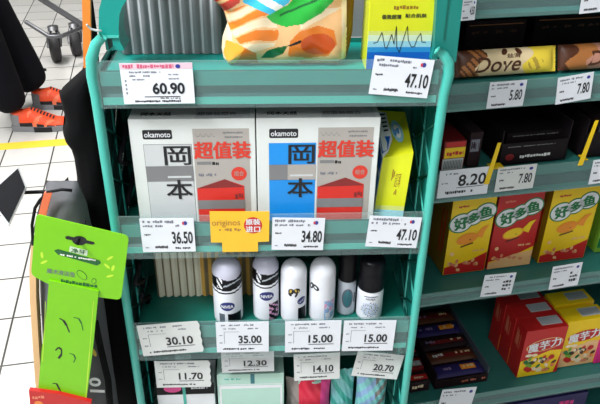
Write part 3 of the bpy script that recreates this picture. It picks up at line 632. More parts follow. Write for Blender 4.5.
# ================================================================== lowest rack shelf packs (tops seen)
SD = .478
def flatpack(name, x0, y0, x1, Y, D, m, label, cat, fn=None):
    a, c = px(x0, y0, Y), px(x1, y0, Y); w = c.x-a.x; h = a.z-SD
    b = MB(); b.box(0, w, 0, D, 0, h, m, .001)
    if fn: fn(b, w, h)
    return tag(b.build(name, loc=(a.x, Y, SD)), label, cat)
def f1(b, w, h):
    b.rect(0, h-.024, w, h, 'black_gloss', 1); b.ell(w*.28, h-.011, w*.15, .008, 'hot_pink', 2); b.dashes(w*.6, h-.013, w*.88, h-.009, 'white', 2, .95, 2); b.rect(w*.45, 0, w*.5, h, 'teal_light', 3)
flatpack('carton', 155.5, 384, 214, .022, .05, 'white', 'white carton with a black top band and pink oval on the lowest shelf', 'carton', f1)
def f2(b, w, h):
    b.rect(w*.5, h-.02, w*.56, h+.0, 'teal_print', 2); b.dashes(w*.08, h-.012, w*.42, h-.008, 'teal_light', 1, .6, 2); b.rect(.002, h-.0225, w-.002, h-.021, 'white', 1); b.rect(.003, .003, w-.003, h-.024, 'white', 1); b.rect(.006, .005, w-.006, h-.03, 'mint', 2)
flatpack('packet', 216.5, 375, 284, .020, .04, 'mint', 'pale mint plastic packet below the 12.30 tag', 'packet', f2)
def bag(x0, x1, ytop, Y, label, cls, D=.03, seed=0, floor_z=SD):
    a, c = px(x0, ytop, Y), px(x1, ytop, Y); w = c.x-a.x; h = a.z-floor_z; cx = (a.x+c.x)/2
    def fn(side):
        def g(u, v):
            e = min(u, 1-u)*w; f = min(v, 1-v)*h; th = D/2*(1-math.exp(-e/.008))*(1-math.exp(-f/.012))
            return ((u-.5)*w*(1-.05*math.sin(PI*v)), side*th+.0008*math.sin(u*30+v*17+seed)*(th > .002), v*h+(.0012*math.sin(u*22+seed) if v > .98 else 0))
        return g
    b = MB(); b.shell(fn(-1), 40, 36, cls); b.shell(fn(1), 20, 16, lambda u, v: cls(u, v), flip=True)
    return tag(b.build('packet', loc=(cx, Y+D/2, floor_z)), label, 'packet')
bag(286, 332, 384, .026, 'clear packet with red and hot pink contents below the 14.10 tag', lambda u, v: ('pack_clear' if u < .28 else 'pack_red' if abs(u-.5-.1*math.sin(v*20)) < .14 else 'hot_pink' if u > .78 else 'mint' if v > .9 else 'pack_red'), seed=1)
bag(332, 356, 374, .030, 'aqua plastic packet left of the pair under the 20.70 tag', lambda u, v: 'pack_aqua' if (math.sin(u*9+v*14) > -.3) else 'teal_light', .022, seed=2)
bag(358, 390, 377, .026, 'aqua and white plastic packet at the lower right of the rack', lambda u, v: 'pack_aqua' if math.sin(u*13-v*19) > -.1 else ('soft_blue' if u < .6 else 'pack_clear'), .026, seed=4)

# ================================================================== hanging green pack, left of the rack
YG = -.045
c0 = px(80, 240, YG); t = thing('hanging_pack', 'lime green hanging pack with a euro slot at the left of the rack', 'hanging pack', (c0.x, YG, c0.z))
q = lambda x, y: ((px(x, y, YG)-c0).x, (px(x, y, YG)-c0).z)
def rounded(pts, r=4, n=4):
    out = []
    for i in range(len(pts)):
        p, a, c = Vector(pts[i]), Vector(pts[i-1]), Vector(pts[(i+1) % len(pts)])
        d1 = (a-p); d2 = (c-p); k = min(r, d1.length*.45, d2.length*.45); s0 = p+d1.normalized()*k; s1 = p+d2.normalized()*k
        for j in range(n+1): u = j/n; w_ = s0*(1-u)**2+p*2*u*(1-u)+s1*u*u; out.append((w_.x, w_.y))
    return out
hd = rounded([(36, 214), (129, 236), (121, 300), (97, 297), (48, 284), (31, 275)], 5)
b = MB(); b.prism([q(*p) for p in hd][::-1], 0, .0012, 'leaf_lime')
slot = [(65, 236.5), (68, 235.8), (94, 241.8), (95, 244), (92, 244.6), (66, 239)]
b.poly([q(*p) for p in slot][::-1], 'ink', 1); e = q(79.5, 240.5); b.ell(e[0], e[1], .0088, .0068, 'ink', 1.3)
rt_ = -.235
def ctext(s_, x, y, w, h, m, l=2, bold=.02):
    a = q(x, y); sc = (q(x+10, y)[0]-a[0])/10; b.text(s_, a[0]-w/2*sc, a[1]-h/2*sc, a[0]+w/2*sc, a[1]+h/2*sc, m, l, bold, 0, rt_)
def crow(x, y, w, h, m, l=2, seed=1, fill=.9):
    a = q(x, y); sc = (q(x+10, y)[0]-a[0])/10; b.dashes(a[0]-w/2*sc, a[1]-h/2*sc, a[0]+w/2*sc, a[1]+h/2*sc, m, l, fill, seed, rot=rt_)
b.poly([q(*p) for p in ((54, 250.5), (58, 249), (100, 260.5), (101, 263), (97, 265.5), (58, 254.5))][::-1], 'print_green', 1)
b.poly([q(*p) for p in ((70, 246), (88, 250.5), (87, 256), (69, 251.5))][::-1], 'sky_pale', 1); ctext('净牙', 78.5, 251, 14, 5.5, 'print_green', 3)
crow(77, 257, 38, 2.6, 'p_white', 3, 2)
ctext('魔术清洁签', 61, 272.5, 28, 6, 'ink_soft', 2, .01); crow(79, 283.5, 36, 5, 'print_green', 2, 4, .95)
e = q(82, 275); b.ell(e[0], e[1], .005, .0085, 'print_green', 1, .5); b.ell(e[0], e[1], .0042, .0076, 'leaf_lime', 2, .5); e = q(94, 281); b.ell(e[0], e[1], .003, .0045, 'print_green', 1, -.3); b.ell(e[0], e[1], .0023, .0036, 'leaf_lime', 2, -.3)
for x, y, r_ in ((110, 258, .6), (113, 268, 1.2), (107, 266, 2.2), (110, 276, .3), (42, 255, 1.5), (44, 262, .5)): e = q(x, y); b.ell(e[0], e[1], .005, .0018, 'leaf_pale', 1, r_)
b.build('header_card', t)
bd = [(49.5, 279), (99, 290), (97, 310), (93, 350), (84, 420), (36, 420), (42, 350), (47, 310)]
b = MB()
vv = [q(*p) for p in bd][::-1]; b.prism(vv, -.0026, -.0003, 'leaf_lime'); b.on((0, -.0026, 0))
def curl(pts, m='print_green', wd=.0008, l=1):
    P_ = [Vector(q(*p)) for p in pts]
    for i in range(len(P_)-1):
        d = (P_[i+1]-P_[i]).normalized(); n = Vector((-d.y, d.x))*wd*(1.3 if i % 2 else .8)
        b.poly([P_[i]-n, P_[i+1]-n, P_[i+1]+n, P_[i]+n], m, l)
curl([(60, 317), (64, 319), (67, 324), (70, 331)], 'ink', .0012); curl([(74, 316), (79, 317), (82, 322), (83.5, 329)]); curl([(56, 349), (59, 346), (62, 348), (62, 353), (59, 357)], 'ink', .0012); curl([(70, 352), (74, 353), (76, 357), (74, 361)]); curl([(53, 382), (57, 382), (60, 388), (64, 394)], 'ink', .001)
curl([(46, 300), (45, 330), (43, 360)], 'leaf_pale', .0004); curl([(94, 300), (90, 350), (86, 400)], 'leaf_pale', .0005)
b.build('pack_body', t)
b = MB(); p = px(79, 240, YG); b.tube([(p.x, -.008, p.z+.004), (p.x, YG+.01, p.z+.003), (p.x, YG-.008, p.z-.001), (p.x, YG-.012, p.z+.004)], .0016, 'black_matt', 8)
tag(b.build('display_hook'), 'short black wire hook through the slot of the green hanging pack', 'hook')
# red packet at the bottom left
c1 = px(60, 400, YG-.0026); q1 = lambda x, y: ((px(x, y, YG-.0026)-c1).x, (px(x, y, YG-.0026)-c1).z)
b = MB(); b.prism([q1(*p) for p in [(30, 387), (60, 391), (92, 399), (88, 440), (34, 440)]][::-1], -.006, 0, 'b_red'); b.on((0, -.006, 0))
e = q1(40, 400); b.ell(e[0], e[1], .006, .0045, 'p_orange', 1, -.3); e = q1(54, 407); b.ell(e[0], e[1], .008, .004, 'b_yellow', 1, -.3); b.dashes(*q1(34, 396), *q1(50, 392), 'b_pink', 1, .7, 3)
tag(b.build('packet', loc=c1), 'red packet at the bottom left corner, overlapping the lower end of the green pack', 'packet')

# ================================================================== black bag with orange strap, left of rack
YB = .075
def soft(b, pts, Y0, T, m, seed=0, XM=9):
    """puffed upholstered solid from a row-wise outline of pixels"""
    Lf, Rf = pts; y0, y1 = Lf[0][1], Lf[-1][1]
    def g(side):
        def fn(u, v):
            y = y0+(y1-y0)*v; xl, xr = interp(Lf, y), interp(Rf, y); P_ = px(xl+(xr-xl)*u, y, Y0)
            e = min(u, 1-u)*(xr-xl)*.0013; f = min(v, 1-v)*(y1-y0)*.0013
            th = T*(1-math.exp(-e/.008))*(1-math.exp(-f/.012))
            return (min(P_.x, XM), Y0+T+side*th+.001*math.sin(v*40+u*9+seed)*(1 if side < 0 else 0), P_.z)
        return fn
    b.shell(g(-1), 24, 70, lambda u, v: m); b.shell(g(1), 12, 30, lambda u, v: m, flip=True)
t = thing('bag', 'tall black fabric bag with an orange strap leaning at the left side of the rack', 'bag')
b = MB(); soft(b, ([(80, -30), (80, 10), (82, 60), (84, 71), (53, 99), (60, 128), (57, 140), (59, 147), (68, 158), (72, 185), (73, 205), (80, 240), (88, 300), (90, 350), (92, 430)], [(106, -30), (104, 10), (100, 55), (98, 75), (96, 99), (101, 128), (103, 140), (104, 147), (106, 158), (110, 185), (113, 205), (118, 240), (127, 300), (135, 350), (146, 430)]), YB-.028, .028, 'fabric_black', 0, -.2165)
b.build('bag_body', t)
b = MB(); P = [px(x, y, YB-.034) for x, y in ((86.5, -30), (86, 0), (86.5, 25), (87, 50), (87.5, 68))]
def ribbon(b, P_, w, th, m):
    vs = []; fs = []
    for i, p in enumerate(P_):
        for dx, dy in ((-w, 0), (w, 0), (w, th), (-w, th)): vs.append((p.x+dx, p.y+dy, p.z))
    for i in range(len(P_)-1):
        for k in range(4): fs.append((4*i+k, 4*i+(k+1) % 4, 4*i+4+(k+1) % 4, 4*i+4+k))
    fs += [(3, 2, 1, 0), tuple(4*(len(P_)-1)+k for k in range(4))]; b.add(vs, fs, m)
ribbon(b, P, .0046, .006, 'orange'); b.build('strap', t, label='orange strap')

# grey bag behind the green pack
YK = -.012
t = thing('bag', 'grey fabric bag with peach edging half hidden behind the green hanging pack', 'bag')
b = MB(); soft(b, ([(40, 192), (38, 215), (34, 250), (34, 300), (37, 350), (41, 430)], [(72, 192), (82, 215), (90, 250), (98, 300), (105, 350), (117, 430)]), YK, .0285, 'fabric_grey', 2)
b.build('bag_body', t)
b = MB(); P = [px(x, y, YK-.001) for x, y in ((35, 240), (32.5, 270), (33, 300), (36, 350), (41, 430))]; ribbon(b, P, .0042, .016, 'peach'); b.build('edging', t)
b = MB(); P = [px(x, y, YK-.004) for x, y in ((48, 193), (45, 204), (42, 216))]; ribbon(b, P, .0048, .004, 'coral'); b.build('tab', t, label='coral fabric tab')
b = MB(); b.tube([px(x, y, YK-.002) for x, y in ((33, 245), (32, 225), (35, 208), (40, 200), (48, 192), (62, 189.5), (72, 190.5))], .002, 'black_matt', 8); b.build('piping', t)
b = MB(); b.tube([px(x, y, YK-.0035) for x, y in ((95, 322), (101, 350), (108, 380), (112, 430))], .005, 'fabric_black', 8); b.build('piping', t)
b = MB(); o = px(95, 385, YK-.004); b.on((o.x, YK-.0045, o.z)); b.text('0', -.008, -.002, .010, .015, 'white', 1, .03, 0, -1.65); b.build('letter', t); b = MB(); b.on((o.x, YK-.0045, o.z)); b.text('I', -.0085, -.0145, .0125, -.009, 'white', 1, .03, 0, -.1)
b.build('letter', t); b = MB(); b.on((o.x, YK-.0045, o.z)); e = px(94, 352, YK-.004); b.ell(e.x-o.x, e.z-o.z, .003, .008, 'gold', 1, .2); b.build('badge', t)

# black footplate with silver rim on a bar
YF = .05
t = thing('footplate', 'black square footplate with a silver rim on a black bar, over the floor tiles', 'footplate')
V4 = [px(18.5, 166.5, YF), px(26.5, 187, YF-.015), px(8.5, 226, YF-.05), px(-14, 196, YF-.03)]
cc_ = sum(V4, Vector())/4; nn = (V4[1]-V4[0]).cross(V4[3]-V4[0]).normalized()
if nn.y > 0: nn = -nn
b = MB(); inn = [v+((cc_+(V4[0]-V4[2])*.05)-v)*.09 for v in V4]
b.add(V4+[v-nn*.006 for v in V4], [(0, 1, 2, 3), (7, 6, 5, 4), (0, 4, 5, 1), (1, 5, 6, 2), (2, 6, 7, 3), (3, 7, 4, 0)], 'chrome_rim'); b.build('rim', t, label='silver rim')
b = MB(); b.add([v+nn*.0012 for v in inn]+[v+nn*.0001 for v in inn], [(0, 1, 2, 3), (7, 6, 5, 4), (0, 4, 5, 1), (1, 5, 6, 2), (2, 6, 7, 3), (3, 7, 4, 0)], 'black_matt'); b.build('plate', t)
b = MB(); b.tube([px(0, 194, YF-.012), px(25, 192.5, YF), px(50, 191.5, YF+.005), px(72, 188, YF+.006)], .0026, 'black_matt', 8); b.build('bar', t)
b = MB(); P = [px(x, y, YF+.004) for x, y in ((56, 190), (67, 179), (69, 191))]; b.add([p for p in P]+[p+Vector((0, .006, 0)) for p in P], [(0, 1, 2), (5, 4, 3), (0, 3, 4, 1), (1, 4, 5, 2), (2, 5, 3, 0)], 'black_matt'); b.build('bracket', t)

# ================================================================== castor trolley on the floor behind
t = thing('trolley', 'grey metal trolley base with two castor wheels on the tiled floor', 'trolley', tuple(pz(58, 60, 0)))
tl = Vector(t.location)
def L(p): return Vector(p)-tl
for i, (x, y, w_) in enumerate(((57, 61, .082), (77, 55, .075))):
    g = pz(x, y, 0); ctr = L(g)+Vector((0, 0, w_))
    b = MB(); ax = Vector((.92, .38, 0)); n = 28; prof = [(w_*.35, .024), (w_*.9, .026), (w_, .018), (w_, -.018), (w_*.9, -.026), (w_*.35, -.024)]
    up = Vector((0, 0, 1)); sd = ax.cross(up)
    b.shell(lambda u, v: ctr+ax*prof[int(round(v*5))][1]+(up*math.cos(2*PI*u)+sd*math.sin(2*PI*u))*prof[int(round(v*5))][0], n, 5, lambda u, v: 'rubber')
    wh = b.build('wheel', t)
    b = MB(); b.tube([ctr-ax*.0165, ctr+ax*.0165], w_*.36, 'hub', 20); b.build('hub', wh)
    b = MB()
    for s_ in (-1, 1): b.box(-.004, .004, -.02, .02, 0, w_+.03, 'steel', 0, Matrix.Rotation(math.atan2(ax.y, ax.x), 3, 'Z'), (0, 0, 0))
    b2 = MB()
    for s_ in (-1, 1):
        o_ = ctr+ax*.034*s_; b2.tube([o_, o_+Vector((0, .02, w_*.6)), o_+Vector((0, .03, w_+.02))-ax*.02*s_], [.008, .011, .012], 'steel', 8)
    b2.tube([ctr+Vector((0, .03, w_+.015)), ctr+Vector((0, .03, w_+.035))], .03, 'steel', 14)
    b2.build('fork', t)
b = MB()
for dy in (0, .035): b.tube([L(pz(28, -8, .30))+Vector((0, dy, 0)), L(pz(82, 26, .17))+Vector((0, dy, 0))], .0115, 'steel', 10)
b.tube([L(pz(26, 22, .21)), L(pz(50, 37, .185)), L(pz(62, 36, .185)), L(pz(84, 27, .185))], .012, 'steel', 10)
b.build('frame', t)
b = MB(); g = pz(44, 70.5, 0); b.tube([(0, 0, 0.0001), (0, 0, .008)], .014, 'black_matt', 18); tag(b.build('plastic_disc', loc=g), 'small round black disc lying on the white floor tiles', 'disc')

# ================================================================== person: legs in black trousers, orange sneakers
def skin_mesh(nodes, edges, lvl=2):
    me = bpy.data.meshes.new('sk'); me.from_pydata([n[0] for n in nodes], edges, []); ob = bpy.data.objects.new('sk', me); COL.objects.link(ob)
    ob.modifiers.new('s', 'SKIN'); su = ob.modifiers.new('u', 'SUBSURF'); su.levels = lvl
    for i, n in enumerate(nodes):
        sv = me.skin_vertices[0].data[i]; sv.radius = (n[1], n[2] if len(n) > 2 else n[1]); sv.use_root = (i == 0)
    dg = bpy.context.evaluated_depsgraph_get(); r = bpy.data.meshes.new_from_object(ob.evaluated_get(dg)); bpy.data.objects.remove(ob); bpy.data.meshes.remove(me)
    return r
hn = pz(17, 128, 0); hf = pz(37, 106.5, 0)      # near heel, far heel on the floor
person = thing('person', 'legs of a person in black trousers and orange sneakers, standing on the tiles', 'person', (hn.x, hn.y, 0))
A0 = Vector((.05, .02, .0)); B0 = Vector((hf.x-hn.x+.03, hf.y-hn.y+.0, 0))
pel = Vector((-.24, .14, .93))
nodes = [(pel, .17, .13), (pel+Vector((.0, 0, .14)), .15, .12), (pel+Vector((.01, -.08, -.09)), .12), (Vector((-.095, .0, .50)), .115), (Vector((-.055, .0, .30)), .105), (Vector((-.01, .0, .15)), .085), (Vector((.02, 0, .085)), .06),
         (pel+Vector((.02, .1, -.09)), .12), (Vector((B0.x-.17, B0.y-.02, .50)), .115), (Vector((B0.x-.11, B0.y, .30)), .11), (B0+Vector((-.04, 0, .15)), .092), (B0+Vector((-.01, 0, .09)), .066)]
edges = [(0, 1), (0, 2), (2, 3), (3, 4), (4, 5), (5, 6), (0, 7), (7, 8), (8, 9), (9, 10), (10, 11)]
me = skin_mesh(nodes, edges); me.materials.clear(); me.materials.append(M('trousers'))
for p in me.polygons: p.use_smooth = True
tr = bpy.data.objects.new('trousers', me); COL.objects.link(tr); tr.parent = person
def shoe(base, ang):
    Rm = Matrix.Rotation(ang, 3, 'Z')
    ln = .262
    def top(u):   # half width, height along the foot 0 heel..1 toe
        w_ = .036+.012*math.sin(PI*min(1, u*1.05))+.008*max(0, math.sin(PI*(u-.35)/.65)) if u > .35 else .036+.012*math.sin(PI*u)
        if u < .03 or u > .97: w_ *= .72
        h = .105-.01*math.sin(u*8) if u < .33 else .105-.058*min(1, (u-.33)/.42)
        if u > .85: h -= (u-.85)*.12
        return w_, h
    b = MB(); nu, nv = 40, 18
    def fn(u, v):
        w_, h = top(u); t_ = PI*v; return base+Rm @ Vector((-.045+ln*u, -w_*math.cos(t_)*(1 if True else 1), .022+(h-.022)*math.sin(t_)**.7))
    def cl(u, v):
        a = abs(v-.5)*2
        if u < .16 and a > .55: return 'shoe_grey'
        if .32 < u < .74 and a < .22: return 'shoe_black' if int(u*38) % 2 else 'shoe_orange'
        if .3 < u < .78 and a > .3 and int(u*16+a*3) % 3 == 0: return 'coral'
        if u > .9 : return 'shoe_orange'
        if a > .88: return 'shoe_black'
        return 'shoe_orange'
    b.shell(fn, nu, nv, cl)
    w0, h0 = top(0.0); b.shell(lambda u, v: base+Rm @ Vector((-.045, -w0*math.cos(PI*u), .022+(h0-.022)*math.sin(PI*u)**.7*v)), 12, 4, lambda u, v: 'shoe_grey')
    w1, h1 = top(1.0); b.shell(lambda u, v: base+Rm @ Vector((-.045+ln, -w1*math.cos(PI*u), .022+(h1-.022)*math.sin(PI*u)**.7*v)), 12, 4, lambda u, v: 'shoe_orange')
    o = b.build('sneaker', person)
    b = MB(); N = 24; out = []
    for k in range(N): u = k/(N-1); w_, _ = top(u); out.append((-.049+(ln+.01)*u, -w_*1.08))
    for k in range(N-1, -1, -1): u = k/(N-1); w_, _ = top(u); out.append((-.049+(ln+.01)*u, w_*1.08))
    vs = [base+Rm @ Vector((x, y, z)) for z in (.001, .026) for x, y in out]; n = len(out)
    ms = ['shoe_black', 'shoe_grey']+['shoe_grey' if (x < .05 or x > .14) else 'shoe_black' for x, y in out]
    b.add(vs, [tuple(range(n-1, -1, -1)), tuple(range(n, 2*n))]+[(i, (i+1) % n, (i+1) % n+n, i+n) for i in range(n)], ms)
    b.build('sole', o)
shoe(Vector((.035, .0, 0)), .05); shoe(Vector((hf.x-hn.x+.035, hf.y-hn.y, 0)), .1)

# ================================================================== the long shelf unit behind right
gon = thing('shelf_unit', 'long teal supermarket shelf unit behind the display rack', 'shelf unit', tuple(G0), (0, 0, GA))
U0, U1, GD = -.19, 1.1, .36
GL = [(1.083, 1.12, 1.12), (.941, .984, .984), (.780, .832, .832), (.562, .590, .587), (.272, .312, .310), (.05, .09, .09)]
for z0, z1, sf in GL:
    b = MB()
    b.prof([(0, z0), (-.002, z0+.006), (.003, z0+.012), (.003, z0+(z1-z0)*.6), (0, z0+(z1-z0)*.7), (0, z1), (.006, z1), (.006, sf-.002), (GD, sf-.002), (GD, sf-.02), (.01, sf-.02), (.01, z0)], U0, U1, 'unit_teal')
    b.box(U0, U1, .0022, .003, z0+.012, z0+(z1-z0)*.6, 'unit_groove')
    sh = b.build('shelf', gon)
    b = MB(); b.box(U0, U1, -.0042, -.003, z0+.002, z1+.004, 'clear_strip'); b.build('price_strip', sh, label='clear plastic price holder strip')
b = MB(); b.box(U0, U1, GD+.001, GD+.02, 0, 1.6, 'unit_dark'); b.build('back_panel', gon)
b = MB(); b.box(U0-.004, U0, .01, GD, 0, 1.55, 'unit_dark'); b.build('end_panel', gon)
b = MB(); b.box(U0, U1, .03, GD, 0, .05, 'unit_dark'); b.build('plinth', gon)
def gput(o, u, v, z, rz=0):
    o.matrix_world = Matrix.Translation(gw(u, v, z)) @ Matrix.Rotation(GA+rz, 4, 'Z'); return o
GG = 'price tags on the long shelf unit'
price_tag([(462, 0), (476, -1), (461.5, 21), (475.5, 19.5)], '4.50', 'small', 'white price tag partly cut off beside the upper right edge of the rack', GG)
price_tag([(582, -14), (616, -18), (581, 13.5), (615, 10)], '', 'small', 'white price tag at the top right corner of the photo', GG)
price_tag([(488.5, 83), (525, 80), (488, 108.5), (525, 105.5)], '5.80', 'small', 'white price tag reading 5.80 below the cream and yellow bar', GG)
price_tag([(556, 79), (592, 72), (557.5, 104), (592.5, 98)], '7.80', 'small', 'white price tag reading 7.80 below the rosy brown bar', GG)
price_tag([(439, 171), (489, 167), (438, 199), (489, 192.5)], '8.20', 'big', 'large white price tag reading 8.20 next to the rack upright', GG)
price_tag([(496.5, 168), (535.5, 164), (496, 192), (534.5, 187.5)], '7.80', 'small', 'white price tag reading 7.80 beside the large 8.20 tag', GG, None, 'tag_paper')
price_tag([(591.5, 161), (622, 157), (590.5, 184), (621, 180)], '', 'small', 'white price tag cut by the right edge above the yellow boxes', GG)
price_tag([(483, 276), (514.5, 272.5), (482, 296.5), (513, 294)], '', 'code', 'small white price tag below the red fish biscuit box', GG)
price_tag([(550.5, 268), (580, 262.5), (551, 289), (580.5, 284.5)], '', 'code', 'small white price tag below the right hand yellow biscuit box', GG)
price_tag([(438, 391), (472, 387.5), (440, 414), (474, 411)], '', 'small', 'small white price tag under the dark carton of purple bars', GG)

# wrapped chocolate bars
def bar(x0, x1, yt, yb, kind, label):
    a, c = pg(x0, yb, .012), pg(x1, yb, .012); w = c.x-a.x; h = (pg(x0, yt, .05).z-a.z)*1.0
    z0 = .9842; h = .0395
    def cl(u, v):
        s_ = u+.06*math.sin(v*6)
        if kind == 'gold':
            if s_ < .1: return 'choc'
            if s_ < .24: return 'choc_mid' if math.sin(u*90+v*20) > -.4 else 'choc'
            if s_ < .70: return 'choc_cream'
            if (u-.78)**2/.006+(v-.35)**2/.06 < 1 and math.sin(u*70+v*9) > 0: return 'gold'
            return 'choc_yellow'
        if s_ < .12: return 'choc'
        if s_ < .3: return 'choc_mid'
        return 'choc_rose' if s_ < .5 else 'choc_cream'
    lean = -.35
    Rm = Matrix.Rotation(lean, 3, 'X')
    def g(side):
        def fn(u, v):
            e = min(u, 1-u)*w; f = min(v, 1-v)*h; th = .009*(1-math.exp(-max(0, e-.004)/.008))*(1-math.exp(-f/.006))
            zig = .0015*(int(v*24) % 2) if u in (0, 1) else 0
            return Rm @ Vector((u*w+(zig if u == 1 else -zig), side*th, v*h))+Vector((0, .0, .0))
        return fn
    b = MB(); b.shell(g(-1), 90, 30, cl); b.shell(g(1), 30, 12, lambda u, v: 'choc_mid', flip=True)
    P_ = g(-1)
    def PP(a_, b_, l): v_ = P_(min(1, max(0, a_/w)), min(1, max(0, b_/h))); return Vector(v_)+Rm @ Vector((0, -l*EPS*2, 0))
    b.P = PP
    s0 = .19 if kind == 'gold' else .28
    b.text('Dove', w*s0, h*.12, w*(s0+.44), h*.70, 'choc', 2, .012, .3)
    b.text('丝滑', w*(s0+.30), h*.62, w*(s0+.43), h*.8, 'choc', 2, .01)
    for s_ in (0, 1): b.ell(w*(s0+.28+.14*s_), h*.87, w*.035, h*.10, 'choc', 2, .7-1.4*s_, 14, 1)
    o = b.build('chocolate_bar'); gput(o, a.x, .02, z0+.004); tag(o, label, 'chocolate bar', 'wrapped chocolate bars'); return o
bar(457, 556, 53, 80, 'gold', 'wrapped chocolate bar printed cream and yellow')
bar(560, 660, 50, 75, 'rose', 'wrapped chocolate bar printed rosy brown, cut by the right edge')
def gcarton(x0, x1, yb, z0, h, d, off, m, label, name='carton', rz=0, draw=None, cat='carton', mside=None, group=None, rx=0):
    a, c = pg(x0, yb, off), pg(x1, yb, off); w = c.x-a.x
    b = MB(); b.box(0, w, 0, d, 0, h, m, .0008)
    if mside: b.on((0, 0, 0), (0, -1, 0), (0, 0, 1)); b.rect(-d+.001, .001, -.001, h-.001, mside, 1); b.on()
    if draw: draw(b, w, h, d)
    o = b.build(name); gput(o, a.x, off, z0, rz); tag(o, label, cat, group); return o
# dim wrapped packs behind the bars
for i, (x0, x1, off, m, lab) in enumerate(((462, 520, .13, 'cart_dark', 'dark brown wrapped block behind the cream and yellow bar'), (528, 600, .14, 'cart_black', 'black wrapped block behind the gap between the two bars'))):
    gcarton(x0, x1, 60, .985, .055, .12, off, m, lab, 'carton', draw=lambda b, w, h, d: (b.dashes(w*.1, h*.6, w*.9, h*.7, 'choc', 1, .6, 3), b.rect(w*.05, h*.86, w*.95, h*.89, 'choc_mid', 1)))
# second shelf from the top: dark cartons
S3 = .833
def dA(b, w, h, d):
    b.rect(w*.05, h*.42, w*.98, h*.78, 'b_yellow', 1); b.rect(w*.1, h*.8, w*.95, h*.97, 'b_red', 1); b.dashes(w*.15, h*.5, w*.9, h*.66, 'b_red', 2, .9, 3); b.rect(w*.0, h*.02, w*.95, h*.4, 'paper_grey', 1)
    for k in range(12): b.rect(w*(.08+.07*k), h*.06, w*(.105+.07*k), h*.34, 'ink', 2)
gcarton(441.5, 463, 168, S3, .052, .10, .012, 'b_dkred', 'small pack with yellow label and barcode above the 8.20 tag', draw=dA)
gcarton(466, 478, 168, S3, .062, .10, .016, 'cart_dark', 'slim dark pack with pale lettering right of the barcode pack', draw=lambda b, w, h, d: (b.rect(w*.1, h*.45, w*.8, h*.8, 'ink_soft', 1), b.dashes(w*.15, h*.5, w*.75, h*.75, 'cart_dark', 2, .7, 4, w=w*.15)))
def tray(x0, x1, off, w_d, h, m, label, edge='b_yellow', text=None, z=S3, ex=0, ez=0):
    a, c = pg(x0, 171, off), pg(x1, 171, off); w = c.x-a.x
    t = thing('display_tray', label, 'tray'); gput(t, a.x, off, z)
    b = MB(); b.box(0, w, 0, .002, 0, h*.55, m); b.box(0, .002, 0, w_d, 0, h*.9, m); b.box(w-.002, w, 0, w_d, 0, h, m); b.box(0, w, 0, w_d, 0, .002, m); b.box(0, w, w_d-.002, w_d, 0, h, m)
    if text: b.on((0, 0, 0)); text(b, w, h*.55)
    b.build('tray_body', t)
    if edge:
        b = MB(); b.prism([(-.012+ex, -.018+ez), (-.003+ex, -.018+ez), (.006+ex, h*.8+ez), (.000+ex, h*.8+ez)], -.0195, -.0185, edge); b.box(-.002+ex, .002, -.0185, .0, .0045, .0055, edge); b.build('tray_edge', t, label='yellow card edge')
    return t
tray(497, 562, .012, .2, .07, 'cart_black', 'black display tray with small white lettering beside the yellow edge', ex=-.019, ez=-.004, text=lambda b, w, h: (b.dashes(w*.3, h*.25, w*.75, h*.42, 'tag_paper', 1, .9, 3, w=.006), b.dashes(w*.1, h*.8, w*.8, h*.85, 'band_grey', 1, .9, 4), b.ell(w*.15, h*.35, .008, .006, 'b_dkred', 1)))
gcarton(502, 556, 165, S3+.0025, .045, .14, .03, 'cart_black', 'black carton inside the display tray with white lettering', draw=lambda b, w, h, d: b.dashes(w*.1, h*.85, w*.9, h*.9, 'band_grey', 1, .9, 9))
tray(577, 640, .012, .2, .078, 'cart_black', 'black display tray with a yellow edge at the right end of its shelf', ex=-.004, ez=.014)
gcarton(588, 604, 165, S3+.0025, .055, .1, .03, 'cart_dark', 'dark pack with a mauve label in the right hand tray', draw=lambda b, w, h, d: (b.rect(w*.1, h*.1, w*.8, h*.5, 'mauve', 1), b.rect(w*.1, h*.6, w*.9, h*.9, 'slate', 1)))

